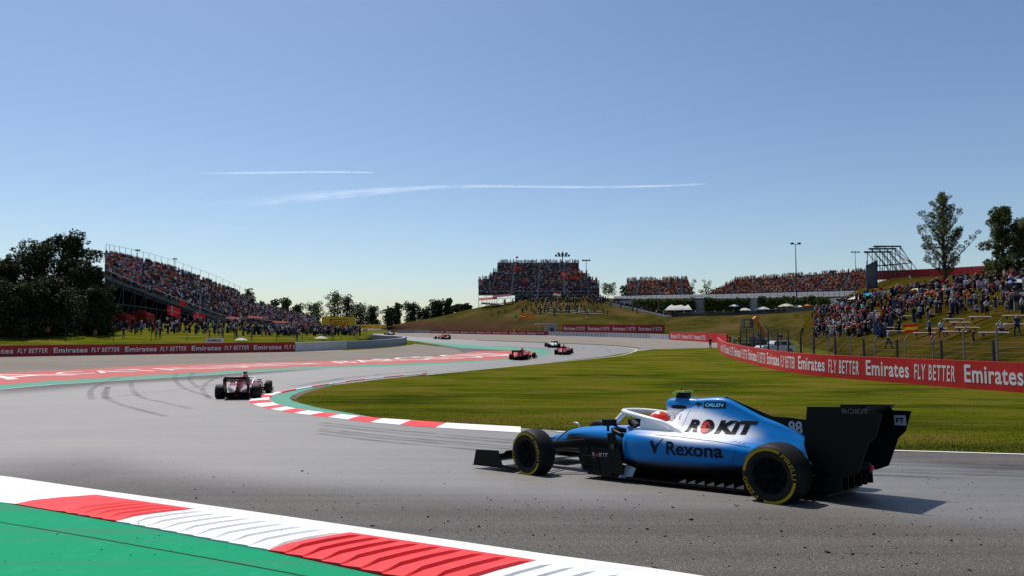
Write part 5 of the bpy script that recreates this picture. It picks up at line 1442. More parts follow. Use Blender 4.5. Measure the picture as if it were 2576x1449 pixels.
# yellow billboard and banner wall far left of centre
M_YB = banner_mat('yellow_banner_vinyl', (.78, .48, .008)); M_YRED = mat('red_banner_print', (.42, .015, .012), .6, .3)
WY = Wall('advertising_barrier', 'long yellow banner wall on the far side of the track', 'barrier', [at(822, 831.5, 372), at(905, 831.5, 380), at(1012, 829, 330)], 2.1, .3, M_YB, 8)
k = 2.0
while k < WY.c[-1] - 8: WY.text('PIRELLI', k, 6.0, .8, .55, M_YRED, .02); k += 9.5
pY = [at(809, 829, 352), at(894, 829, 352)]
WY2 = Wall('billboard', 'big yellow billboard with red lettering before the trees', 'billboard', pY, 4.9, .3, M_YB, 30, lift=1.0)
L_ = WY2.c[-1]
WY2.text('IRELLI', L_ * .33, L_ * .44, 1.9, 1.0, M_YRED, .02)
for kk, (u, w, z, h_) in enumerate(((.24, .025, 1.0, 2.9), (.24, .52, 3.5, .42), (.24, .08, 3.0, .5))):
    bm = poly_bm([(0, 0), (L_ * w, 0), (L_ * w, h_), (0, h_)])
    for v in bm.verts:
        p, nn = WY2.at(L_ * u + v.co.x); q = p + nn * .16; v.co = (q.x, q.y, P(p.y) + 1.0 + z + v.co.y)
    bm_obj('lettering', bm, M_YRED, WY2.o)
for u in (.1, .5, .9):
    p, nn = WY2.at(L_ * u); p = p - nn * .4; mb = MB(); mb.box((p.x, p.y, P(p.y) + 2), (.3, .3, 4.6)); mb.build('post', M_DARKSTEEL, WY2.o)
# small banner lying at the lawn edge
p0, p1 = at(517, 866, 100), at(563, 866, 100)
WS = Wall('lawn_banner', 'small white and red banner with black letters behind the left barrier', 'banner', [p0, p1], .55, .05, mat('white_banner', (.6, .58, .57), .6, .3), 10, lift=drop(p0.x, p0.y + 1).z - P(p0.y) + .85)
WS.text('ROMAX', .3, 1.9, .34, .04, M_BLK_D, .03); 
# red hoarding on the ridge behind the right bank
M_REDTARP = banner_mat('red_tarpaulin', (.36, .008, .012), .6)
RH = [at(x, y, d) for x, y, d in [(2205, 697, 184), (2300, 694, 180), (2400, 690, 172), (2505, 684.5, 163)]]
hb_ = tag(empty('ridge_hoarding'), 'long red fabric hoarding along the ridge behind the poplar', 'hoarding')
RHc = catmull(RH, 5)
for i in range(len(RHc) - 1):
    a, b = RHc[i], RHc[i + 1]; mb = MB(); ga, gb_ = drop(a.x, a.y).z, drop(b.x, b.y).z
    za, zb = max(ga, a.z - .6), max(gb_, b.z - .6)
    mb.grid([[Vector((a.x, a.y, za)), Vector((a.x, a.y + .05, a.z + 1.75))], [Vector((b.x, b.y, zb)), Vector((b.x, b.y + .05, b.z + 1.75))]]); mb.build('panel', M_REDTARP, hb_)
    mb = MB(); mb.tube([Vector((a.x, a.y + .12, za - .3)), Vector((a.x, a.y + .12, a.z + 1.85))], .05, 5); mb.build('post', M_DARKSTEEL, hb_)
# scaffold frame with a big grey screen
SF = empty('scaffold_tower'); tag(SF, 'open scaffold frame with sloping braces beside the grey screen', 'scaffold')
D0 = 172.0
def sp(px, py, dd=0.0): return at(px, py, D0 + dd)
segs = []
for dd, ox, oy in ((0, 0, 0), (5, 12, -8), (10, 24, -14)):
    T0, T1 = sp(2176 + ox, 635 + oy, dd), sp(2240 + ox, 632 + oy, dd)
    segs += [(T0, T1)]
    for k in range(4):
        x = lerp(2182, 2240, k / 3) + ox; a = sp(x, 635 + oy, dd); g_ = sp(x, 722, dd); segs.append((a, g_))
        b = sp(x + 52, 694 + oy * .3, dd); segs.append((a, b))
    segs.append((sp(2196 + ox, 668, dd), sp(2290 + ox * .2, 660, dd))); segs.append((sp(2240 + ox, 632 + oy, dd), sp(2292, 660, dd))); segs.append((sp(2292, 655, dd), sp(2296, 722, dd)))
    segs.append((sp(2270, 664, dd), sp(2272, 700, dd))); segs.append((sp(2256, 664, dd), sp(2252, 700, dd)))
rods('scaffold_tube', segs, .085, M_DARKSTEEL, SF)
for dd, ox, oy in ((0, 0, 0), (5, 12, -8), (10, 24, -14)):
    a, b = sp(2174 + ox, 634 + oy, dd), sp(2242 + ox, 631 + oy, dd); mb = MB(); mb.box((a + b) / 2, ((b - a).length, .5, .35)); mb.build('top_beam', M_DARKSTEEL, SF)
mb = MB(); a, b = sp(2292, 694, -2), sp(2300, 728, -2); mb.tube([sp(2288, 693, -2), sp(2303, 731, -2)], .16, 6); mb.build('white_strut', M_WHITE_G, SF)
scr = empty('screen_panel'); tag(scr, 'tall weathered grey screen panel at the end of the long grandstand', 'screen')
q = [sp(2178, 667, -6), sp(2208, 652, -4), sp(2208, 730, -4), sp(2180, 732, -6)]
mb = MB(); mb.add(q + [p + Vector((.2, .5, 0)) for p in q], [(0, 1, 2, 3), (7, 6, 5, 4), (0, 4, 5, 1), (1, 5, 6, 2), (2, 6, 7, 3), (3, 7, 4, 0)]); mb.build('panel', mat('weathered_grey_screen', (.10, .095, .11), .8, .2, noise=(.35, .5, 5)), scr)
for px in (2181, 2206):
    mb = MB(); mb.tube([sp(px, 655, -3.5), sp(px, 735, -3.5)], .12, 6); mb.build('post', M_DARKSTEEL, scr)
gt = MB(); gt.grid([[at(2225, 741, 118), at(2280, 738, 115), at(2335, 736, 112)], [at(2240, 727, 121), at(2285, 725, 118), at(2330, 726, 115)]])
tag(gt.build('ground_tarp', mat('green_tarpaulin', (.006, .065, .028), .6, .3, noise=(1, .2, 3))), 'dark green tarpaulin above the crowd on the right bank', 'tarpaulin')
# rail and dark parapet along the terrace edge, path rail
tr = tag(empty('terrace_railing'), 'dark railing along the terrace edge under the parasols', 'railing')
for a_, b_ in zip(range(1690, 2090, 12), range(1702, 2102, 12)):
    a, b = EDGE_AT(a_), EDGE_AT(b_); mb = MB()
    for zz in (.35, .75, 1.1): mb.tube([a + Vector((0, .3, zz)), b + Vector((0, .3, zz))], .05, 5)
    mb.tube([a + Vector((0, .3, 0)), a + Vector((0, .3, 1.1))], .06, 5); mb.build('rail_section', M_POST, tr)
    mb = MB(); mb.box((a + b) / 2 + Vector((0, .2, .28)), ((b - a).length + .02, .15, .6), rz=math.atan2(b.y - a.y, b.x - a.x)); mb.build('kick_board', M_DARKSTEEL, tr)
pk = tag(empty('path_parapet'), 'pale stepped parapet of the path descending the hill', 'parapet')
for a_, b_ in zip(range(1500, 1690, 10), range(1510, 1700, 10)):
    a, b = EDGE_AT(a_), EDGE_AT(b_); mb = MB()
    mb.box((a + b) / 2 + Vector((0, .1, .15)), ((b - a).length + .05, .4, .55), rz=math.atan2(b.y - a.y, b.x - a.x)); mb.build('parapet_block', M_CONC_W, pk)
# fence on the upper tarmac
uf = tag(empty('wire_fence'), 'thin posted fence along the upper tarmac above the hedges', 'fence')
UFc = catmull(UF, 6); prev = None
for i, p in enumerate(UFc):
    mb = MB(); mb.tube([p + Vector((0, .4, -.2)), p + Vector((0, .4, 2.6))], .05, 5); mb.build('post', M_POST, uf)
    if prev is not None:
        for zz in (1.3, 2.6):
            mb = MB(); mb.tube([prev + Vector((0, .4, zz)), p + Vector((0, .4, zz))], .02, 4); mb.build('wire', M_POST, uf)
    prev = p
# ------------------------------------------------------------------ parasols, tents, flags
def parasol(label, px, py, d, r, cols, h=2.3, squash=.30, open_=True, base=None):
    top = at(px, py, d); root = tag(empty('parasol', (top.x, top.y, top.z - h)), label, 'parasol')
    n = 8
    for k in range(n):
        mb = MB(); A = []
        for j in range(5):
            t = j / 4; z = h - squash * r * 2 * (t ** 1.7) * .55; rr_ = r * t
            A.append([(rr_ * math.cos(2 * math.pi * (k + q) / n), rr_ * math.sin(2 * math.pi * (k + q) / n), z - (.04 * r * t if q == .5 else 0)) for q in (0, .5, 1)])
        mb.grid(A); mb.build('canopy_panel', cols[k % len(cols)], root, True)
    mb = MB(); mb.tube([(0, 0, 0), (0, 0, h + .08)], .025, 6); mb.build('pole', M_STEEL, root)
def cloth(n, c): return mat(n, c, .7, .2, trans=.35)
CW, CB, CR, CO, CT_, CY_, CBE = cloth('white_canopy', (.62, .62, .60)), cloth('blue_canopy', (.10, .20, .50)), cloth('red_canopy', (.50, .02, .025)), cloth('orange_canopy', (.60, .26, .05)), cloth('turquoise_canopy', (.03, .38, .50)), cloth('lime_canopy', (.45, .52, .20)), cloth('beige_canopy', (.55, .46, .36))
for a in [('small blue and white parasol above the terrace railing', 1847, 767, 205, 1.5, [CB, CW]), ('white parasol right of the small blue one', 1874, 776, 204, 1.8, [CW]), ('blue and white parasol in the terrace middle', 1919, 773, 200, 2.0, [CW, CB, CW]), ('wide beige parasol on the terrace', 1978, 765, 195, 2.3, [CBE, CW]),
          ('light blue parasol beside the orange one', 2012, 769, 192, 1.5, [CB, CW]), ('orange parasol at the light mast foot', 2040, 764, 190, 2.0, [CO]), ('turquoise parasol at the left top of the right bank crowd', 2188, 737, 115, 1.7, [CT_]), ('white parasol tilted beside the turquoise one', 2160, 745, 118, 1.8, [CW, CBE]),
          ('lime and white parasol in the right bank crowd', 2312, 723, 101, 1.3, [CY_, CW]), ('red parasol below the lime one', 2345, 731, 97, 1.0, [CR]), ('red and white parasol under the poplar', 2378, 722, 96, 1.1, [CR, CW]), ('white and red parasol right of the poplar trunk', 2410, 716, 94, 1.1, [CW, CR]), ('bright red parasol right of the poplar', 2431, 715, 93, .9, [CR]), ('blue parasol at the right edge of the bank', 2560, 700, 80, 1.4, [CB, CW])]:
    parasol(*a)
def marquee(label, px, py, d, w, h, m):
    p = at(px, py, d); p.z = drop(p.x, p.y).z if abs(drop(p.x, p.y).z - p.z) < 6 else p.z; root = tag(empty('marquee', p), label, 'tent')
    mb = MB(); A = []
    for j in range(7):
        t = j / 6; x = lerp(-w / 2, w / 2, t); A.append([(x, -1.6, h * .55 + .1 * math.sin(t * 19)), (x * .8, 0, h * (.8 + .2 * abs(math.sin(t * math.pi * 2.5)))), (x, 1.6, h * .55)])
    mb.grid(A); mb.build('canopy', m, root, True)
    for x in (-w / 2, -w / 6, w / 6, w / 2):
        mb = MB(); mb.tube([(x, -1.5, -.2), (x, -1.5, h * .55)], .05, 5); mb.build('tent_pole', M_STEEL, root)
marquee('white tent with peaked canopy before the terrace hedge', 1706, 797, 213, 7.6, 3.6, CW)
M_REDTENT = cloth('red_tent_cloth', (.55, .035, .012))
for lab, px, d, w in (('bright red tent under the left grandstand', 297, 128, 4.6), ('darker red tent right of the bright one under the stand', 352, 136, 4.0)):
    p = at(px, 808, d); p.z = drop(p.x, p.y).z; root = tag(empty('tent', p), lab, 'tent', None)
    mb = MB(); x = w / 2; mb.add([(-x, -1.5, 1.9), (x, -1.5, 1.9), (x, 1.5, 1.9), (-x, 1.5, 1.9), (0, 0, 2.9)], [(0, 1, 4), (1, 2, 4), (2, 3, 4), (3, 0, 4)]); mb.build('roof', M_REDTENT, root)
    for (a, b) in (((-x, -1.5), (-x * .35, -1.5)), ((x * .35, -1.5), (x, -1.5)), ((-x, 1.5), (x, 1.5)), ((-x, -1.5), (-x, 1.5)), ((x, -1.5), (x, 1.5))):
        mb = MB(); mb.add([(a[0], a[1], 0), (b[0], b[1], 0), (b[0], b[1], 1.88), (a[0], a[1], 1.88)], [(0, 1, 2, 3)]); mb.build('wall', M_REDTENT, root)
for lab, px, py, d, w in (('red awning under the left stand, near the middle', 645, 803, 205, 5), ('red awning under the left stand front, left of centre', 585, 806, 190, 5), ('red awning at the right end of the left stand', 700, 814, 222, 6)):
    p = at(px, py + 8, d); root = tag(empty('awning', p), lab, 'awning'); mb = MB(); mb.add([(-w / 2, 0, 1.8), (w / 2, 0, 1.4), (w / 2, -2.2, .9), (-w / 2, -2.2, 1.2)], [(0, 1, 2, 3)]); mb.build('cloth', cloth('dark_red_awning', (.22, .012, .012)), root)
    for x in (-w / 2, w / 2): mb = MB(); mb.tube([(x, -2.1, -1.6), (x, -2.1, 1.1)], .05, 5); mb.build('pole', M_DARKSTEEL, root)
FLW = cloth('white_flag_cloth', (.62, .62, .62)); FLR = cloth('red_flag_cloth', (.50, .015, .015)); FLG = cloth('green_flag_cloth', (.02, .22, .06)); FLY_ = cloth('yellow_flag_cloth', (.62, .38, .02)); FLO = cloth('orange_flag_cloth', (.62, .12, .01))
def flag(label, px, py, d, w, h, bands, cross=False, lean=0.0, pole=0.0):
    """wavy cloth with its upper left corner at the given point; bands stacked from the top"""
    o = at(px, py, d); root = tag(empty('flag', o), label, 'flag')
    def pt(u, v): return (w * u, -.12 * math.sin(u * 5 + 1) - .1 * v, -h * v - lean * u * w + .05 * w * math.sin(u * 6))
    z = 0.0
    for frac, m in bands:
        mb = MB(); mb.grid([[pt(i / 8, v) for i in range(9)] for v in (z, z + frac)]); mb.build('cloth_band', m, root, True); z += frac
    if cross:
        mb = MB(); e = lambda p: (p[0], p[1] - .03, p[2])
        mb.grid([[e(pt(i / 8, v)) for i in range(9)] for v in (.42, .58)]); mb.grid([[e(pt(u, v / 4)) for v in range(5)] for u in (.30, .42)]); mb.build('cross', FLW, root, True)
    if pole: mb = MB(); mb.tube([(0, 0, -pole), (0, 0, .15)], .03, 5); mb.build('pole', M_STEEL, root)
flag('red flag with white cross hanging below the left stand rail', 422, 771, 146, 2.6, 1.9, [(1, FLR)], True, .15)
flag('red flag with white cross, right one under the left stand', 487, 787, 160, 2.6, 1.9, [(1, FLR)], True, .2)
flag('red cloth draped on the left stand front rail', 452, 757, 150, 1.3, .9, [(1, FLR)], False, .3)
flag('red flag with white cross held up on the central grandstand', 1412, 684, 262, 2.0, 1.6, [(1, FLR)], True)
flag('red white and green flag hung at the foot of the central grandstand', 1391, 737, 250, 2.8, 1.5, [(.34, FLR), (.33, FLW), (.33, FLG)])
flag('small red flag flying above the central grandstand', 1298, 644, 270, .9, .7, [(1, FLR)], False, 0, 3.0)
flag('small red flag at the left corner of the central grandstand', 1203, 702, 256, 1.0, .7, [(1, FLR)], False, 0, 3.5)
flag('red and yellow flag lying by spectators on the central hill', 1305, 793, 222, 2.3, .9, [(.3, FLR), (.4, FLY_), (.3, FLR)])
flag('green flag left of the red and yellow one on the hill', 1294, 793, 222, .9, 1.1, [(1, FLG)])
flag('orange flag on the central hill slope', 1329, 795, 220, 1.5, .9, [(1, FLO)])
flag('red and yellow flag spread on the right bank', 2271, 822, 72, 1.5, .75, [(.3, FLR), (.4, FLY_), (.3, FLR)], False, -.2)
flag('yellow flag on the long far grandstand front', 2128, 737, 248, 2.4, 1.3, [(.3, FLR), (.4, FLY_), (.3, FLR)])
flag('red and yellow flag on the small far grandstand front', 1673, 735, 266, 1.6, 1.0, [(.3, FLR), (.4, FLY_), (.3, FLR)])
for lab, px, py, w, m, dz in (('red and white awning under the left corner of the central grandstand', 1228, 758, 6.5, 'r', .4), ('dark red awning under the central grandstand, right of the red one', 1262, 752, 6.5, 'r2', .6), ('pale sloping canvas below the left corner of the central grandstand', 1240, 768, 8.0, 'w', -.5)):
    p = at(px, py, 256); root = tag(empty('awning', p), lab, 'awning'); mb = MB()
    for i in range(4): mb.add([(-w / 2 + w * i / 4, 0, 1.0 + dz * i / 4), (-w / 2 + w * (i + 1) / 4, 0, 1.0 + dz * (i + 1) / 4), (-w / 2 + w * (i + 1) / 4, -2.5, .1 + dz * (i + 1) / 4), (-w / 2 + w * i / 4, -2.5, .1 + dz * i / 4)], [(0, 1, 2, 3)], mi=(i % 2 if m == 'r' else 0))
    mb.build('cloth', [FLR, cloth('faded_red_awning', (.40, .10, .09))] if m == 'r' else [cloth('maroon_awning', (.16, .02, .06))] if m == 'r2' else [cloth('grey_canvas', (.28, .28, .30))], root)
    for x in (-w / 2, w / 2): mb = MB(); mb.tube([(x, -2.4, -3.0), (x, -2.4, .3)], .05, 5); mb.build('pole', M_DARKSTEEL, root)
# marshal post and marshals' hut below the hill
mp = empty('marshal_hut', drop(*at(1385, 836, 200).xy)); tag(mp, 'small grey marshal hut with pale flat roof below the hill', 'hut')
mb = MB(); mb.box((0, 0, 1.5), (3.4, 2.4, 3.0)); mb.build('wall', M_CONC, mp)
mb = MB(); mb.box((-1.3, -.4, 3.12), (6.2, 3.6, .18)); mb.build('roof', M_CONC_W, mp)
for x in (-4.1, -2.4): mb = MB(); mb.tube([(x, -1.8, 0), (x, -1.8, 3.05)], .07, 5); mb.build('post', M_DARKSTEEL, mp)
mb = MB(); mb.box((.3, -1.21, 1.1), (1.0, .05, 2.0)); mb.build('door', M_DARKSTEEL, mp)
# benches of pale planks on the slopes
M_PLANK = mat('pale_plank', (.20, .175, .145), .8, .2, noise=(2, .25, 3))
def bench(label, px, py, L, rz, group):
    p = stand(px, py)
    if p is None: return
    root = tag(empty('bench', p, rz), label, 'bench', group)
    mb = MB(); mb.box((0, -.05, .16), (L, .34, .09), M=Matrix.Rotation(.24, 3, 'X')); mb.build('seat', M_PLANK, root)
    for x in (-L * .38, L * .38): mb = MB(); mb.box((x, .08, -.02), (.12, .16, .30)); mb.build('leg', M_DARKSTEEL, root)
rr = random.Random(21)
BN = [('bench lowest and nearest on the right bank', 2420, 840, 3.6, 0), ('long bench just above the lowest one', 2450, 830, 3.6, .06), ('bench left of the fence post under the walking man', 2335, 843, 3.0, 0), ('bench carrying the man in white', 2518, 843, 3.6, -.05), ('bench at right with a white cloth', 2560, 822, 3.6, 0), ('bench under the red bag', 2430, 817, 3.2, .05), ('bench in the middle right of the bank', 2480, 803, 3.4, .05), ('bench at the far right of the bank', 2570, 800, 3.4, 0), ('bench below the sitting couple', 2370, 832, 3.4, .05),
      ('bench strewn with blue towels', 2415, 808, 3.6, .1), ('bench by the standing dark pair', 2260, 838, 2.6, 0), ('bench left of the spread flag', 2254, 829, 2.4, 0), ('bench high up left on the bank', 2258, 785, 2.6, 0), ('bench second from the top left', 2262, 797, 2.6, 0), ('bench near the kneeling group', 2300, 800, 3.0, 0)]
for lab, px, py, L, rz in BN: bench(lab, px, py, L, rz, 'plank benches on the right bank')
for k in range(16): bench('pale plank bench on the central hill, %s row, %s from left' % (['top', 'middle', 'bottom'][k // 6], ['first', 'second', 'third', 'fourth', 'fifth', 'sixth'][k % 6]), 1375 + (k % 6) * 19 + rr.uniform(-5, 5), 776 + (k // 6) * 7 + rr.uniform(-2, 2) + (k % 6) * .8, 3.4, rr.uniform(-.1, .1), 'benches on the central hill')
for k in range(8): bench('pale plank bench in the right bench block, %s row, %s from left' % (['upper', 'lower'][k // 4], ['first', 'second', 'third', 'fourth'][k % 4]), 1455 + (k % 4) * 16 + rr.uniform(-4, 4), 784 + (k // 4) * 7 + rr.uniform(-2, 2), 3.2, rr.uniform(-.1, .1), 'benches on the central hill')
# ------------------------------------------------------------------ orange telescopic loader, white car, service gear behind the barrier
M_ORG = mat('orange_machine_paint', (.62, .20, .012), .4, .5, coat=.2)
M_GLASS = mat('tinted_glass', (.03, .05, .07), .1, .8)
lp = at(1915, 878, 96); lp.z = P(lp.y)
ld = tag(empty('telescopic_loader', lp, math.radians(8)), 'orange telescopic loader with raised boom behind the curved barrier', 'loader')
def sub(nm, m, fn, parent, smooth=False):
    mb = MB(); fn(mb); return mb.build(nm, m, parent, smooth)
sub('chassis', M_DARKSTEEL, lambda b: (b.box((0, 0, .85), (4.6, 1.9, .6)), b.box((-.2, .5, 1.5), (2.2, .8, .8))), ld)
sub('cab', M_DARKSTEEL, lambda b: b.prism([(-1.0, 1.1), (.5, 1.1), (.4, 2.55), (-.8, 2.6)], 'y', -.95, -.1), ld)
sub('cab_window', M_GLASS, lambda b: b.prism([(-.85, 1.6), (.38, 1.6), (.3, 2.4), (-.7, 2.45)], 'y', -.965, -.96), ld)
sub('engine_cover', M_ORG, lambda b: b.prism([(.7, .95), (2.2, .95), (2.2, 1.5), (1.6, 1.75), (.7, 1.75)], 'y', -.9, -.1), ld)
sub('counterweight', M_ORG, lambda b: b.box((2.35, 0, 1.2), (.5, 1.7, .9)), ld)
for x in (-1.5, 1.5):
    for y in (-1.05, 1.05):
        w_ = empty('wheel', (x, y, .55), 0, ld)
        sub('tyre', M_TYRE, lambda b: b.lathe([(.28, -.2), (.5, -.2), (.55, -.12), (.55, .12), (.5, .2), (.28, .2)], 'y', 20), w_, True)
        sub('rim', M_ORG, lambda b: b.lathe([(.28, -.14), (.1, -.16), (.001, -.16)], 'y', 16), w_)
bA = Vector((.75, -1.5, .75)); bB = at(1889, 803, 96) - lp; bB = Vector((bB.x * .99, -1.3, bB.z))
bm_ = sub('boom', M_ORG, lambda b: b.tube([bA.lerp(bB, .34), bA.lerp(bB, .98)], [.42, .36], 4), ld)
sub('boom_base', M_WHITE_G, lambda b: b.tube([bA, bA.lerp(bB, .34)], [.16, .44], 4), ld)
sub('boom_stripe', M_WHITE_G, lambda b: b.tube([bA.lerp(bB, .45) + Vector((.1, -.33, .05)), bA.lerp(bB, .93) + Vector((.1, -.30, .05))], .06, 4), bm_)
sub('boom_head', M_ORG, lambda b: b.prism([(bB.x - .6, bB.z - .9), (bB.x - .1, bB.z - 1.0), (bB.x + .35, bB.z + .1), (bB.x - .1, bB.z + .3), (bB.x - .55, bB.z - .1)], 'y', -1.6, -1.0), ld)
def forks(b):
    for z in (-.15, -.7, -1.2): b.box((bB.x - 1.3, -1.4, bB.z + z), (1.3, .9, .08))
    for x in (-.75, -1.9): b.box((bB.x + x, -1.4, bB.z - .65), (.08, .9, 1.2))
sub('fork_frame', M_DARKSTEEL, forks, ld)
cpz = at(1951, 884, 82); cpz.z = P(cpz.y) + .35
wc = tag(empty('parked_car', cpz, math.radians(10)), 'white estate car parked behind the curved barrier', 'car')
M_CARW = mat('white_car_paint', (.80, .81, .82), .25, .5, coat=.5)
sub('body', M_CARW, lambda b: b.prism([(-2.1, .35), (-2.15, .75), (-1.9, .95), (-.95, 1.0), (1.9, .98), (2.05, .8), (2.05, .35)], 'y', -.85, .85), wc)
sub('roof', M_CARW, lambda b: b.prism([(-.45, 1.42), (-.2, 1.50), (1.2, 1.50), (1.55, 1.42)], 'y', -.66, .66), wc)
sub('side_window', M_GLASS, lambda b: b.prism([(-.75, 1.0), (-.35, 1.41), (1.50, 1.41), (1.85, .99)], 'y', -.70, .70), wc)
for x in (-.62, .25, 1.1, 1.66): sub('window_pillar', M_CARW, lambda b: b.prism([(x - .06 - (.0 if x > 0 else .0), .98), (x + .06, .98), (x + (.22 if x < 0 else -.02 if x < 1.5 else -.20), 1.43), (x + (.12 if x < 0 else -.12 if x < 1.5 else -.30), 1.43)], 'y', -.715, .715), wc)
for x in (-1.35, 1.3):
    for y in (-.78, .78):
        w_ = empty('wheel', (x, y, .32), 0, wc)
        sub('tyre', M_TYRE, lambda b: b.lathe([(.2, -.1), (.31, -.1), (.32, 0), (.31, .1), (.2, .1)], 'y', 20), w_, True); sub('rim', M_STEEL, lambda b: b.lathe([(.2, -.09), (.001, -.08)], 'y', 16), w_)
# dark service cage beside the loader
cg = at(1893, 882, 88); cg.z = P(cg.y); cgo = tag(empty('steel_cage', cg), 'dark steel equipment cage left of the white car', 'cage')
for x in (-2.0, 0, 2.0): sub('post', M_DARKSTEEL, lambda b: b.box((x, 0, .95), (.12, .12, 1.9)), cgo)
for z in (.5, 1.1, 1.7): sub('rail', M_DARKSTEEL, lambda b: b.box((0, 0, z), (4.2, .10, .12)), cgo)
# faint vapour trails high in the sky
def trail_mat(name, a, nz):
    g = NG(name); uv = g.n('UVMap'); sp_ = g.n('SeparateXYZ'); g.l(uv.outputs[0], sp_.inputs[0])
    v = g.math('ABSOLUTE', g.math('SUBTRACT', sp_.outputs[1], .5)); edge = g.rng(v, .5, .05, 0, 1, True)
    ends = g.math('MULTIPLY', g.rng(sp_.outputs[0], 0, .35, 0, 1, True), g.rng(sp_.outputs[0], 1.0, .96, 0, 1, True))
    mp_ = g.n('Mapping'); mp_.inputs['Scale'].default_value = (14, 2.2, 1); g.l(uv.outputs[0], mp_.inputs[0])
    n = g.rng(g.noise(1.0, 5, .6, mp_.outputs[0]), .35, .65, 1 - nz, 1)
    al = g.math('MULTIPLY', g.math('MULTIPLY', g.math('MULTIPLY', edge, ends), n), a)
    d1 = g.n('BsdfTranslucent'); d1.inputs['Color'].default_value = (.95, .95, .95, 1); d2 = g.n('BsdfDiffuse'); d2.inputs['Color'].default_value = (.95, .95, .95, 1)
    ad = g.n('AddShader'); g.l(d1.outputs[0], ad.inputs[0]); g.l(d2.outputs[0], ad.inputs[1])
    tr_ = g.n('BsdfTransparent'); ms = g.n('MixShader'); g.l(al, ms.inputs[0]); g.l(tr_.outputs[0], ms.inputs[1]); g.l(ad.outputs[0], ms.inputs[2]); g.l(ms.outputs[0], g.out.inputs[0]); return g.m
def trail(label, pts, alt, m):
    """centre line and thickness in the picture, laid flat at flying height"""
    up_, dn = [], []
    for px, py, th in pts:
        for sgn, L in ((-1, up_), (1, dn)):
            r = ray(px, py + sgn * th / 2); t = (alt - EYE) / r.z; L.append(Vector((0, 0, EYE)) + r * t)
    mb = MB(); mb.grid([[a, b] for a, b in zip(up_, dn)]); o = mb.build('vapour_trail', m); tag(o, label, 'vapour trail')
    uv = o.data.uv_layers.new(name='UVMap'); n = len(pts)
    for p in o.data.polygons:
        for li in p.loop_indices:
            vi = o.data.loops[li].vertex_index; uv.data[li].uv = ((vi // 2) / (n - 1), vi % 2)
    o.visible_shadow = True
def dense(pts, n): return [tuple(p) for p in catmull([Vector(q) for q in pts], n)]
trail('short thin vapour trail, the upper of the two in the sky', dense([(470, 435, 9), (600, 434, 8), (760, 432, 7), (860, 431.5, 6), (942, 433, 4)], 5), 9000, trail_mat('sharp_vapour', .30, .6))
trail('long spreading vapour trail below the short one', dense([(480, 517, 34), (640, 506, 36), (800, 492, 34), (960, 479, 24), (1100, 470, 14), (1250, 467, 10), (1450, 469, 9), (1600, 468, 9), (1790, 461, 7)], 5), 9000, trail_mat('spread_vapour', .24, .85))
p = at(572, 111, 900); pl_ = tag(empty('bird', p), 'tiny white bird high in the upper left sky', 'bird')
sub('body', M_WHITE_G, lambda b: b.tube([(-.5, 0, .35), (0, 0, 0), (.6, 0, -.5)], [.1, .35, .1], 6), pl_, True)
for sx in (-1, 1): sub('wing', M_WHITE_G, lambda b: b.add([(-.1, 0, .2), (.3, 0, -.2), (sx * 1.2 + .2, .3, .9), (sx * 1.1 - .2, .3, 1.0)], [(0, 1, 2, 3)]), pl_)
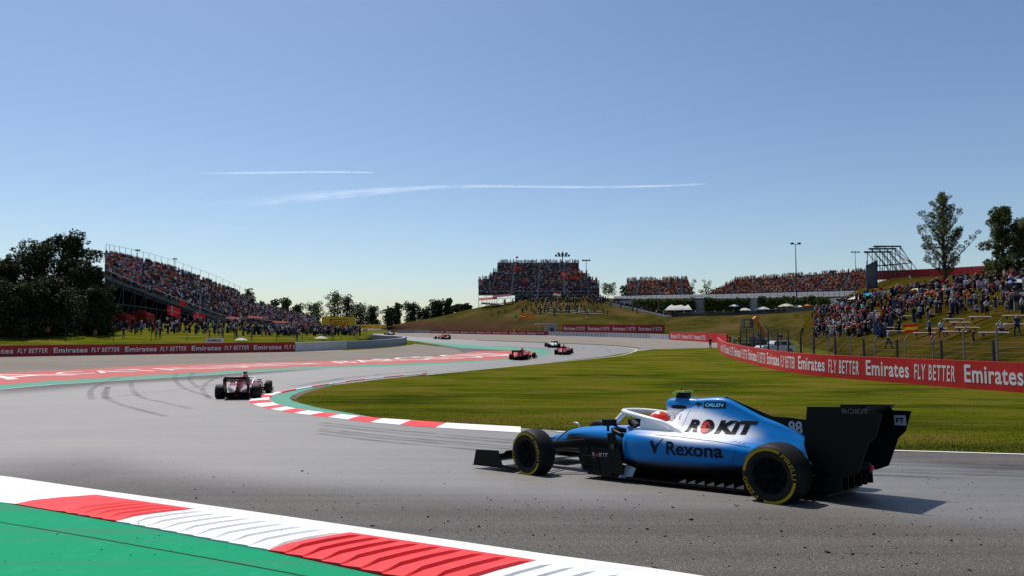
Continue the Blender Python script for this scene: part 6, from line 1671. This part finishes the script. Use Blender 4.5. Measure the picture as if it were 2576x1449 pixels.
# ------------------------------------------------------------------ people
def attr_mat(name, prop, rough=.9):
    g = NG(name); a = g.n('Attribute'); a.attribute_type = 'OBJECT'; a.attribute_name = prop
    n = g.noise(9, 3, .6); c = g.mix(1.0, a.outputs['Color'], g.rng(n, .3, .7, .8, 1.2), 'MULTIPLY'); g.base(c); g.set(rough, .12); return g.m
M_SHIRT, M_PANTS, M_HAIR, M_SKIN = attr_mat('shirt_cloth', 'shirt'), attr_mat('trouser_cloth', 'trousers'), attr_mat('hair_or_cap', 'hair'), mat('skin', (.36, .21, .145), .6, .3)
M_SHOE = mat('shoe', (.05, .05, .055), .7, .2)
def skeleton(pose):
    J = {}; 
    def j(n, p, r): J[n] = (Vector(p), r)
    z = 0.0
    if pose.startswith('sit'):
        j('pel', (0, .05, .14), .16); j('spi', (0, .06, .36), .15); j('che', (0, .02, .58), .165); j('nec', (0, -.01, .72), .062); j('hd1', (0, -.02, .80), .085); j('hd2', (0, -.02, .88), .105)
        for s, k in ((-1, 'r'), (1, 'l')):
            j('hip' + k, (s * .10, -.02, .14), .10); j('kne' + k, (s * .15, -.40, .36), .07); j('ank' + k, (s * .14, -.52, .06), .05); j('toe' + k, (s * .15, -.66, .03), .042)
            j('sho' + k, (s * .19, .02, .62), .068); j('elb' + k, (s * .26, -.08, .38), .048); j('wri' + k, (s * .17, -.30, .40), .038); j('han' + k, (s * .14, -.38, .39), .04)
        return J
    j('pel', (0, 0, .96), .15); j('spi', (0, .01, 1.16), .14); j('che', (0, 0, 1.38), .165); j('nec', (0, -.01, 1.52), .062); j('hd1', (0, -.02, 1.60), .085); j('hd2', (0, -.02, 1.68), .105)
    for s, k in ((-1, 'r'), (1, 'l')):
        st = .24 * s if pose == 'walk' else 0
        j('hip' + k, (s * .09, 0, .90), .098); j('kne' + k, (s * .105, -.03 - st * .6, .50), .068); j('ank' + k, (s * .12, .02 - st * 1.2, .09), .048); j('toe' + k, (s * .13, -.13 - st * 1.2, .035), .042)
        j('sho' + k, (s * .19, .0, 1.43), .068)
        if pose == 'fold': e, w, h = (s * .27, -.02, 1.18), (s * .10, -.20, 1.19), (s * .03, -.21, 1.21)
        elif pose == 'photo': e, w, h = (s * .29, -.13, 1.27), (s * .12, -.23, 1.52), (s * .07, -.24, 1.58)
        elif pose == 'hips': e, w, h = (s * .36, .05, 1.18), (s * .20, -.05, 1.03), (s * .17, -.07, .99)
        elif pose == 'walk': e, w, h = (s * .25, .02 + st * .35, 1.16), (s * .25, -.10 + st * .8, .96), (s * .24, -.15 + st * .9, .89)
        else: e, w, h = (s * .255, .02, 1.15), (s * .265, -.05, .92), (s * .255, -.09, .84)
        j('elb' + k, e, .048); j('wri' + k, w, .038); j('han' + k, h, .042)
    return J
BONES = [('pel', 'spi'), ('spi', 'che'), ('che', 'nec'), ('nec', 'hd1'), ('hd1', 'hd2')]
for k in 'rl': BONES += [('pel', 'hip' + k), ('hip' + k, 'kne' + k), ('kne' + k, 'ank' + k), ('ank' + k, 'toe' + k), ('che', 'sho' + k), ('sho' + k, 'elb' + k), ('elb' + k, 'wri' + k), ('wri' + k, 'han' + k)]
def person_mesh(pose, shorts):
    J = skeleton(pose); names = list(J)
    me = bpy.data.meshes.new('person'); me.from_pydata([J[n][0] for n in names], [(names.index(a), names.index(b)) for a, b in BONES], [])
    ob = bpy.data.objects.new('person', me); COL.objects.link(ob)
    m = ob.modifiers.new('skin', 'SKIN')
    for i, n in enumerate(names):
        r = J[n][1]; sv = me.skin_vertices[0].data[i]
        sv.radius = (r, r * (.72 if n in ('pel', 'spi', 'che') else 1)); sv.use_root = (n == 'pel')
    s = ob.modifiers.new('sub', 'SUBSURF'); s.levels = 1; s.render_levels = 1
    dg = bpy.context.evaluated_depsgraph_get(); dg.update()
    out = bpy.data.meshes.new_from_object(ob.evaluated_get(dg)); bpy.data.objects.remove(ob)
    out.name = 'person'; out.materials.clear()
    for mm in (M_SHIRT, M_PANTS, M_SKIN, M_HAIR, M_SHOE): out.materials.append(mm)
    segs = [(J[a][0], J[b][0], a[:3], b[:3]) for a, b in BONES]
    hd = J['hd2'][0]
    idx = []
    for p in out.polygons:
        c = p.center; best = None; bd = 9
        for a, b, na, nb in segs:
            ab = b - a; t = max(0, min(1, (c - a).dot(ab) / ab.length_squared)); d = (c - (a + ab * t)).length
            if d < bd: bd, best = d, (na, nb, t)
        na, nb, t = best
        if na in ('hd1',) or (na == 'nec'): q = 3 if (c.z > hd.z + .035 or (c.y > hd.y + .03 and c.z > hd.z - .08)) else 2
        elif nb == 'hd2': q = 2
        elif (na, nb) in (('elb', 'wri'), ('wri', 'han')): q = 2
        elif na == 'sho': q = 0 if t < .75 else 2
        elif na == 'kne': q = (2 if t > .12 else 1) if shorts else 1
        elif na == 'ank' : q = 4
        elif na in ('hip',) or nb == 'hip': q = 1
        elif na == 'pel': q = 1 if t < .35 else 0
        elif (na, nb) == ('che', 'nec'): q = 0 if t < .6 else 2
        else: q = 0
        idx.append(q)
    out.polygons.foreach_set('material_index', idx); out.polygons.foreach_set('use_smooth', [True] * len(idx)); out.update()
    return out
PM = {(p, s): person_mesh(p, s) for p in ('stand', 'fold', 'photo', 'hips', 'walk', 'sit') for s in (0, 1)}
SH = {'white': (.46, .46, .48), 'grey': (.15, .15, .165), 'red': (.32, .014, .012), 'black': (.014, .014, .016), 'dark': (.03, .03, .035), 'navy': (.022, .035, .09), 'blue': (.03, .16, .42), 'orange': (.60, .12, .012), 'pale blue': (.22, .29, .40), 'green': (.03, .14, .05), 'yellow': (.60, .42, .03)}  # cloth colours darkened to carry the crowd's backlit shade
TR = [(.025, .025, .03), (.035, .05, .09), (.012, .012, .014), (.18, .15, .11), (.06, .06, .065)]
HC = [(.012, .009, .007), (.03, .02, .012), (.05, .035, .02), (.42, .02, .015), (.5, .5, .5), (.015, .015, .02), (.55, .12, .01)]
def person(label, loc, rz, pose, shirt, trousers=None, hair=None, shorts=0, scale=1.0, group=None, rr=RND):
    o = bpy.data.objects.new('person', PM[(pose, shorts)]); COL.objects.link(o)
    o.location = (loc.x, loc.y, loc.z - .02); o.rotation_euler = (0, 0, rz); s = scale * rr.uniform(.95, 1.05); o.scale = (s, s, s)
    o['shirt'] = list(SH[shirt] if isinstance(shirt, str) else shirt); o['trousers'] = list(trousers or rr.choice(TR)); o['hair'] = list(hair or rr.choice(HC))
    tag(o, label, 'person', group); return o
RB = 'spectators on the right bank'; LLG = 'spectators on the left lawn'; HG = 'spectators on the central hill'
RED_CAP = (.45, .02, .012)
for lab, px, py, rz, pose, sh, tr_, hr, shorts, sc in [
        ('person in white shirt and jeans walking up the right bank', 2369, 851, 3.0, 'walk', 'white', (.035, .05, .09), (.012, .009, .007), 0, 1), ('person in blue top and orange cap behind the bent fence post', 2339, 847, .3, 'stand', 'blue', (.01, .01, .012), (.55, .09, .01), 0, 1),
        ('child in orange shirt near the right bank fence', 2346, 884, .5, 'stand', 'orange', (.02, .02, .03), (.03, .02, .012), 0, .78), ('child in black with red cap running along the fence', 2449, 869, 1.4, 'walk', 'black', (.02, .02, .022), RED_CAP, 1, .78),
        ('person in navy shirt and red cap walking at the right edge', 2560, 847, 2.9, 'walk', 'navy', (.02, .03, .06), RED_CAP, 0, 1), ('person in white sitting on a bench at the right', 2520, 836, -.6, 'sit', 'white', (.012, .012, .014), (.012, .009, .007), 0, 1),
        ('person in white top and black trousers standing between benches', 2483, 797, -.2, 'fold', 'white', (.012, .012, .014), (.3, .3, .3), 0, 1), ('tall person in navy shirt standing beside the towel bench', 2418, 791, .1, 'hips', 'navy', (.03, .03, .03), (.4, .38, .35), 0, 1.05),
        ('person in black sitting alone with a white cap', 2390, 803, -.3, 'sit', 'black', (.012, .012, .014), (.55, .55, .55), 0, 1), ('person in pale blue sitting left of the black clad one', 2341, 800, .5, 'sit', 'pale blue', (.02, .02, .03), (.03, .02, .012), 0, 1),
        ('person in white shirt at the far right edge', 2572, 795, .4, 'stand', 'white', (.012, .012, .014), (.5, .5, .5), 0, 1), ('person in red top at the upper right beside a grey one', 2538, 774, .1, 'stand', 'red', (.02, .02, .02), (.012, .009, .007), 0, 1), ('person in grey top beside the red one at the upper right', 2526, 774, -.3, 'stand', 'grey', (.03, .03, .03), (.3, .28, .26), 0, 1),
        ('person in pale blue shirt coming down by the fence', 2236, 879, .6, 'walk', 'pale blue', (.015, .015, .02), (.5, .45, .2), 0, 1), ('person in black standing left of the spread flag', 2262, 842, 0, 'hips', 'black', (.012, .012, .014), RED_CAP, 0, 1), ('tallest person in black standing on the left part of the bank', 2233, 829, .2, 'stand', 'black', (.01, .01, .012), (.012, .009, .007), 0, 1.08),
        ('person in grey top and red hat in the left part of the bank', 2208, 833, -.4, 'fold', 'grey', (.015, .015, .02), RED_CAP, 0, 1), ('dark clad person, left of a pair facing the track', 2177, 846, .2, 'stand', 'dark', (.01, .01, .012), (.012, .009, .007), 1, 1), ('dark clad person, right of a pair facing the track', 2190, 843, -.2, 'stand', 'dark', (.01, .01, .012), (.03, .02, .012), 0, 1),
        ('person in red top and black shorts low on the bank', 2146, 848, .3, 'fold', 'red', (.012, .012, .012), (.012, .009, .007), 1, 1), ('person in black shorts lowest of the left crowd', 2134, 856, .5, 'photo', 'black', (.012, .012, .012), (.012, .009, .007), 1, 1), ('person in white shirt behind the red topped one', 2126, 824, 0, 'stand', 'white', (.02, .02, .03), (.5, .5, .5), 0, 1),
        ('lone dark person at the far left end of the bank', 2019, 846, .2, 'stand', 'dark', (.012, .012, .014), (.012, .009, .007), 0, 1), ('person in orange top high at the left end of the crowd', 2056, 804, .1, 'stand', 'orange', (.02, .02, .02), (.03, .02, .012), 0, 1)]:
    p = stand(px, py)
    person(lab, p, rz, pose, sh, tr_, hr, shorts, sc, RB)
def landmark(px, py, L): return min(L, key=lambda q: (q[1] - px) ** 2 + ((q[2] - py) * 1.6) ** 2)[0]
LM_R = [('the turquoise parasol', 2188, 748), ('the tilted white parasol', 2150, 758), ('the lime parasol', 2312, 738), ('the red parasol', 2345, 745), ('the poplar trunk', 2385, 722), ('the bright red parasol', 2431, 725), ('the blue parasol', 2560, 715), ('the spread flag', 2285, 825), ('the towel bench', 2415, 800), ('the bushy right tree', 2505, 715), ('the left end of the bank', 2060, 830), ('the green tarpaulin', 2265, 748), ('the fence left of the flag', 2150, 850), ('the far right bench', 2560, 780), ('the bank middle', 2230, 790), ('the kneeling group bench', 2310, 790), ('the bank left shoulder', 2110, 795)]
LM_L = [('the dark left trees', 110, 825), ('the red tents', 300, 815), ('the small lawn banner', 540, 852), ('the white lawn parasol', 808, 848), ('the cross flags', 470, 820), ('the lawn tip', 880, 845), ('the end of the red barrier', 720, 850), ('the red awnings', 640, 830), ('the left lawn middle', 400, 845), ('the left lawn edge', 210, 850)]
LM_H = [('the marshal hut', 1390, 805), ('the hill crest', 1440, 762), ('the hill benches', 1420, 782), ('the hill flags', 1310, 798), ('the path parapet', 1560, 775), ('the hill shoulder', 1220, 790)]
rr = random.Random(77); QUEUE = []; used = []
def queue(px, py, LM, grp, where, poses, cols, md=7.0):
    for (a, b) in used:
        if abs(a - px) < md and abs(b - py) < md * .55: return False
    p = stand(px, py)
    if p is None: return False
    used.append((px, py)); pose = rr.choice(poses); col = rr.choice(cols)
    act = 'sitting' if pose == 'sit' else 'standing'
    QUEUE.append([px, '%s top %s near %s' % (col, act, landmark(px, py, LM)), where, p, pose, col, grp]); return True
lowb = [(2030, 850), (2070, 862), (2130, 850), (2200, 838), (2260, 836), (2300, 818), (2400, 797), (2480, 788), (2575, 790)]
upb = [(2060, 792), (2130, 768), (2190, 752), (2260, 740), (2350, 727), (2450, 712), (2575, 702)]
CR_ = ['black'] * 9 + ['dark'] * 6 + ['navy'] * 3 + ['red'] * 4 + ['white'] * 4 + ['grey'] * 3 + ['orange', 'blue', 'pale blue']  # weighted to dark tops, standing in for the backlit shade
n = 0; tries = 0
while n < 150 and tries < 3000:
    tries += 1; px = rr.uniform(2035, 2578); a, b = interp(upb, px), interp(lowb, px); t = rr.random() ** 1.35
    n += queue(px, lerp(a, b, t), LM_R, RB, 'on the right bank', ['stand', 'stand', 'fold', 'photo', 'hips', 'sit', 'sit'], CR_, 7.5)
n = 0; tries = 0
while n < 62 and tries < 3000:
    tries += 1
    if rr.random() < .6: px, py = rr.gauss(760, 95), rr.gauss(842, 6)
    else: px, py = rr.uniform(40, 600), rr.triangular(818, 860, 846)
    if not (30 < px < 915 and 816 < py < 861) or (px > 840 and py > 852): continue
    n += queue(px, py, LM_L, LLG, 'on the left lawn', ['stand', 'stand', 'fold', 'photo', 'hips', 'sit'], CR_, 8)
n = 0; tries = 0
while n < 34 and tries < 2000:
    tries += 1
    px, py = rr.gauss(1430, 60), rr.gauss(776, 13)
    if rr.random() < .25: px, py = rr.uniform(1220, 1360), rr.uniform(775, 800)
    if not 1130 < px < 1560 or py < 757: continue
    n += queue(px, py, LM_H, HG, 'on the central hill', ['sit', 'sit', 'stand', 'fold'], ['black'] * 5 + ['dark'] * 5 + ['navy', 'red', 'white'], 6)
byl = {}
for q in QUEUE: byl.setdefault(q[1], []).append(q)
ORD = ['leftmost', 'second from left', 'third from left', 'fourth from left', 'fifth from left', 'sixth from left', 'seventh from left', 'eighth from left', 'ninth from left', 'tenth from left']
for key, L in byl.items():
    L.sort(key=lambda q: q[0])
    for i, (px, k_, where, p, pose, col, grp) in enumerate(L):
        lab = 'person in ' + key if len(L) == 1 else '%s person in %s' % (ORD[min(i, 9)], key)
        face = math.atan2(-p.x, p.y) if False else 0.0
        person(lab, p, rr.uniform(-.7, .7), pose, col, None, None, rr.random() < .35, 1.0, grp, rr)
# the man by the gravel and the marshals
p = G(1787, 879); person('lone person in dark overalls standing at the gravel edge by the barrier end', p, .3, 'stand', (.012, .014, .02), (.012, .014, .02), (.02, .02, .03))
for lab, px, py, d, sh in (('marshal in yellow top behind the long low red barrier', 1293, 838, 203, 'yellow'), ('marshal in orange standing left of the hut', 1306, 838, 203, 'orange'), ('marshal in white beside the grey hut', 1357, 838, 200, 'white'), ('marshal in orange right of the hut', 1402, 838, 198, 'orange'), ('marshal in red left of the yellow topped one', 1278, 838, 203, 'red')):
    q = at(px, py, d); person(lab, drop(q.x, q.y), 0, 'stand', sh, SH[sh])
for i, (lab, px, d, sh) in enumerate([('person in black cap on the loader cage', 1912, 86, 'dark'), ('person in navy standing by the white car', 1964, 84, 'navy'), ('person in red left of the loader', 1860, 104, 'red'), ('person in white and red by the far fence posts', 1846, 106, 'white'), ('person in red by the far fence posts', 1836, 110, 'red')]):
    q = at(px, 850, d); q.z = P(q.y) + (1.0 if i < 2 else .2); person(lab, q, 0, 'stand', sh)
TCOL = ['white', 'white', 'red', 'grey', 'yellow', 'white', 'pale blue', 'orange', 'dark', 'white', 'red', 'grey', 'navy', 'white']
for i, px in enumerate(range(1720, 2070, 26)):
    e = EDGE_AT(px + rr.uniform(-6, 6)); q = back(e, rr.uniform(1.0, 3.0))
    person('%s topped person on the terrace, %s from the white tent' % (TCOL[i], ['first', 'second', 'third', 'fourth', 'fifth', 'sixth', 'seventh', 'eighth', 'ninth', 'tenth', 'eleventh', 'twelfth', 'thirteenth', 'fourteenth'][i]), q, rr.uniform(-.5, .5), 'stand', TCOL[i], None, None, 0, 1, 'spectators on the terrace', rr)
# the rest of the dense crowd: back of the bank, lawn tip, hill top, path
mb = MB(); rr = random.Random(5)
def many(n, fn, pal):
    for _ in range(n):
        px, py = fn(); p = stand(px, py)
        if p is None: continue
        tiny_person(mb, p, rr.uniform(-.4, .4), -1, rr, tuple(c * rr.uniform(.7, 1.2) for c in rr.choice(pal)), rr.random() < .7)
def f_bank():
    px = rr.uniform(2050, 2590); a, b = interp(upb, px), interp(lowb, px); return px, lerp(a - 2, b, rr.random() ** 2.2)
many(360, f_bank, PAL_DARK * 2 + PAL_MIX)
many(240, lambda: (min(905, rr.gauss(790, 85)), rr.uniform(832, 846)), PAL_DARK * 2 + PAL_MIX)
many(210, lambda: (rr.uniform(60, 640), rr.uniform(812, 842)), PAL_DARK * 2 + PAL_MIX)
many(130, lambda: (rr.uniform(2045, 2230), rr.uniform(806, 852)), PAL_DARK * 2 + PAL_MIX)
many(60, lambda: (rr.uniform(2075, 2180), rr.uniform(782, 800)), PAL_MIX)
many(70, lambda: (rr.gauss(1420, 70), rr.uniform(764, 796)), PAL_DARK)
many(170, lambda: (rr.uniform(1255, 1530), rr.uniform(752, 764)), PAL_DARK)
for k in range(70):
    px = rr.uniform(1500, 1690); q = back(EDGE_AT(px), rr.uniform(.8, 3.5)); tiny_person(mb, q, 0, -1, rr, rr.choice(PAL_DARK), True)
c = mb.build('crowd_of_spectators', M_CROWD); c['kind'] = 'stuff'; c['label'] = 'remaining crowd of spectators on the bank, lawn, hill and path'
parasol('low white parasol on the left lawn near its tip', 808, 847, 113, 1.05, [CW], 1.1)
parasol('white parasol lying low on the left lawn behind the red barrier', 607, 851, 108, 1.0, [CW], .5)
# ------------------------------------------------------------------ grass blades on the nearest infield and along its edge
blades = MB(); rr = random.Random(8); bcols = [(.075, .095, .009), (.09, .10, .010), (.05, .07, .008), (.15, .12, .04), (.10, .11, .015)]
def blade(p, h, w):
    a = rr.uniform(0, 6.28); dx, dy = math.cos(a) * w, math.sin(a) * w; lx, ly = rr.gauss(0, .4) * h, rr.gauss(0, .4) * h
    blades.add([(p.x - dx, p.y - dy, p.z - .01), (p.x + dx, p.y + dy, p.z - .01), (p.x + lx, p.y + ly, p.z + h)], [(0, 1, 2)], col=rr.choice(bcols))
edge_px = [(903, 1044.5), (951, 1054), (1133.5, 1069.5), (1302, 1078), (1600, 1096), (1900, 1113), (2230, 1133.5), (2575, 1143.5), (2700, 1147)]
for k in range(15000):
    px = rr.uniform(890, 2620); e = interp(edge_px, px); py = e - abs(rr.gauss(0, 1)) * 22 + 1.0
    if py < 1000: continue
    p = G(px, py); p.z += .012; blade(p, rr.uniform(.015, .055), .006)
for k in range(9000):
    px = rr.uniform(735, 2620); lo = interp([(735, 1003), (900, 1044)] + edge_px[1:], px); hi = interp([(735, 1000), (850, 975), (1100, 945), (1400, 915), (1600, 890), (1822, 896), (1885, 916), (2012, 943), (2280, 968), (2575, 990), (2700, 1000)], px)
    p = G(px, rr.uniform(hi, lo)); p.z += .012; blade(p, rr.uniform(.02, .05), .010)
o = blades.build('grass_blades', tint_mat('grass_blade', .8, 0, .15)); o['kind'] = 'stuff'; o['label'] = 'short grass blades of the infield and its ragged edge'
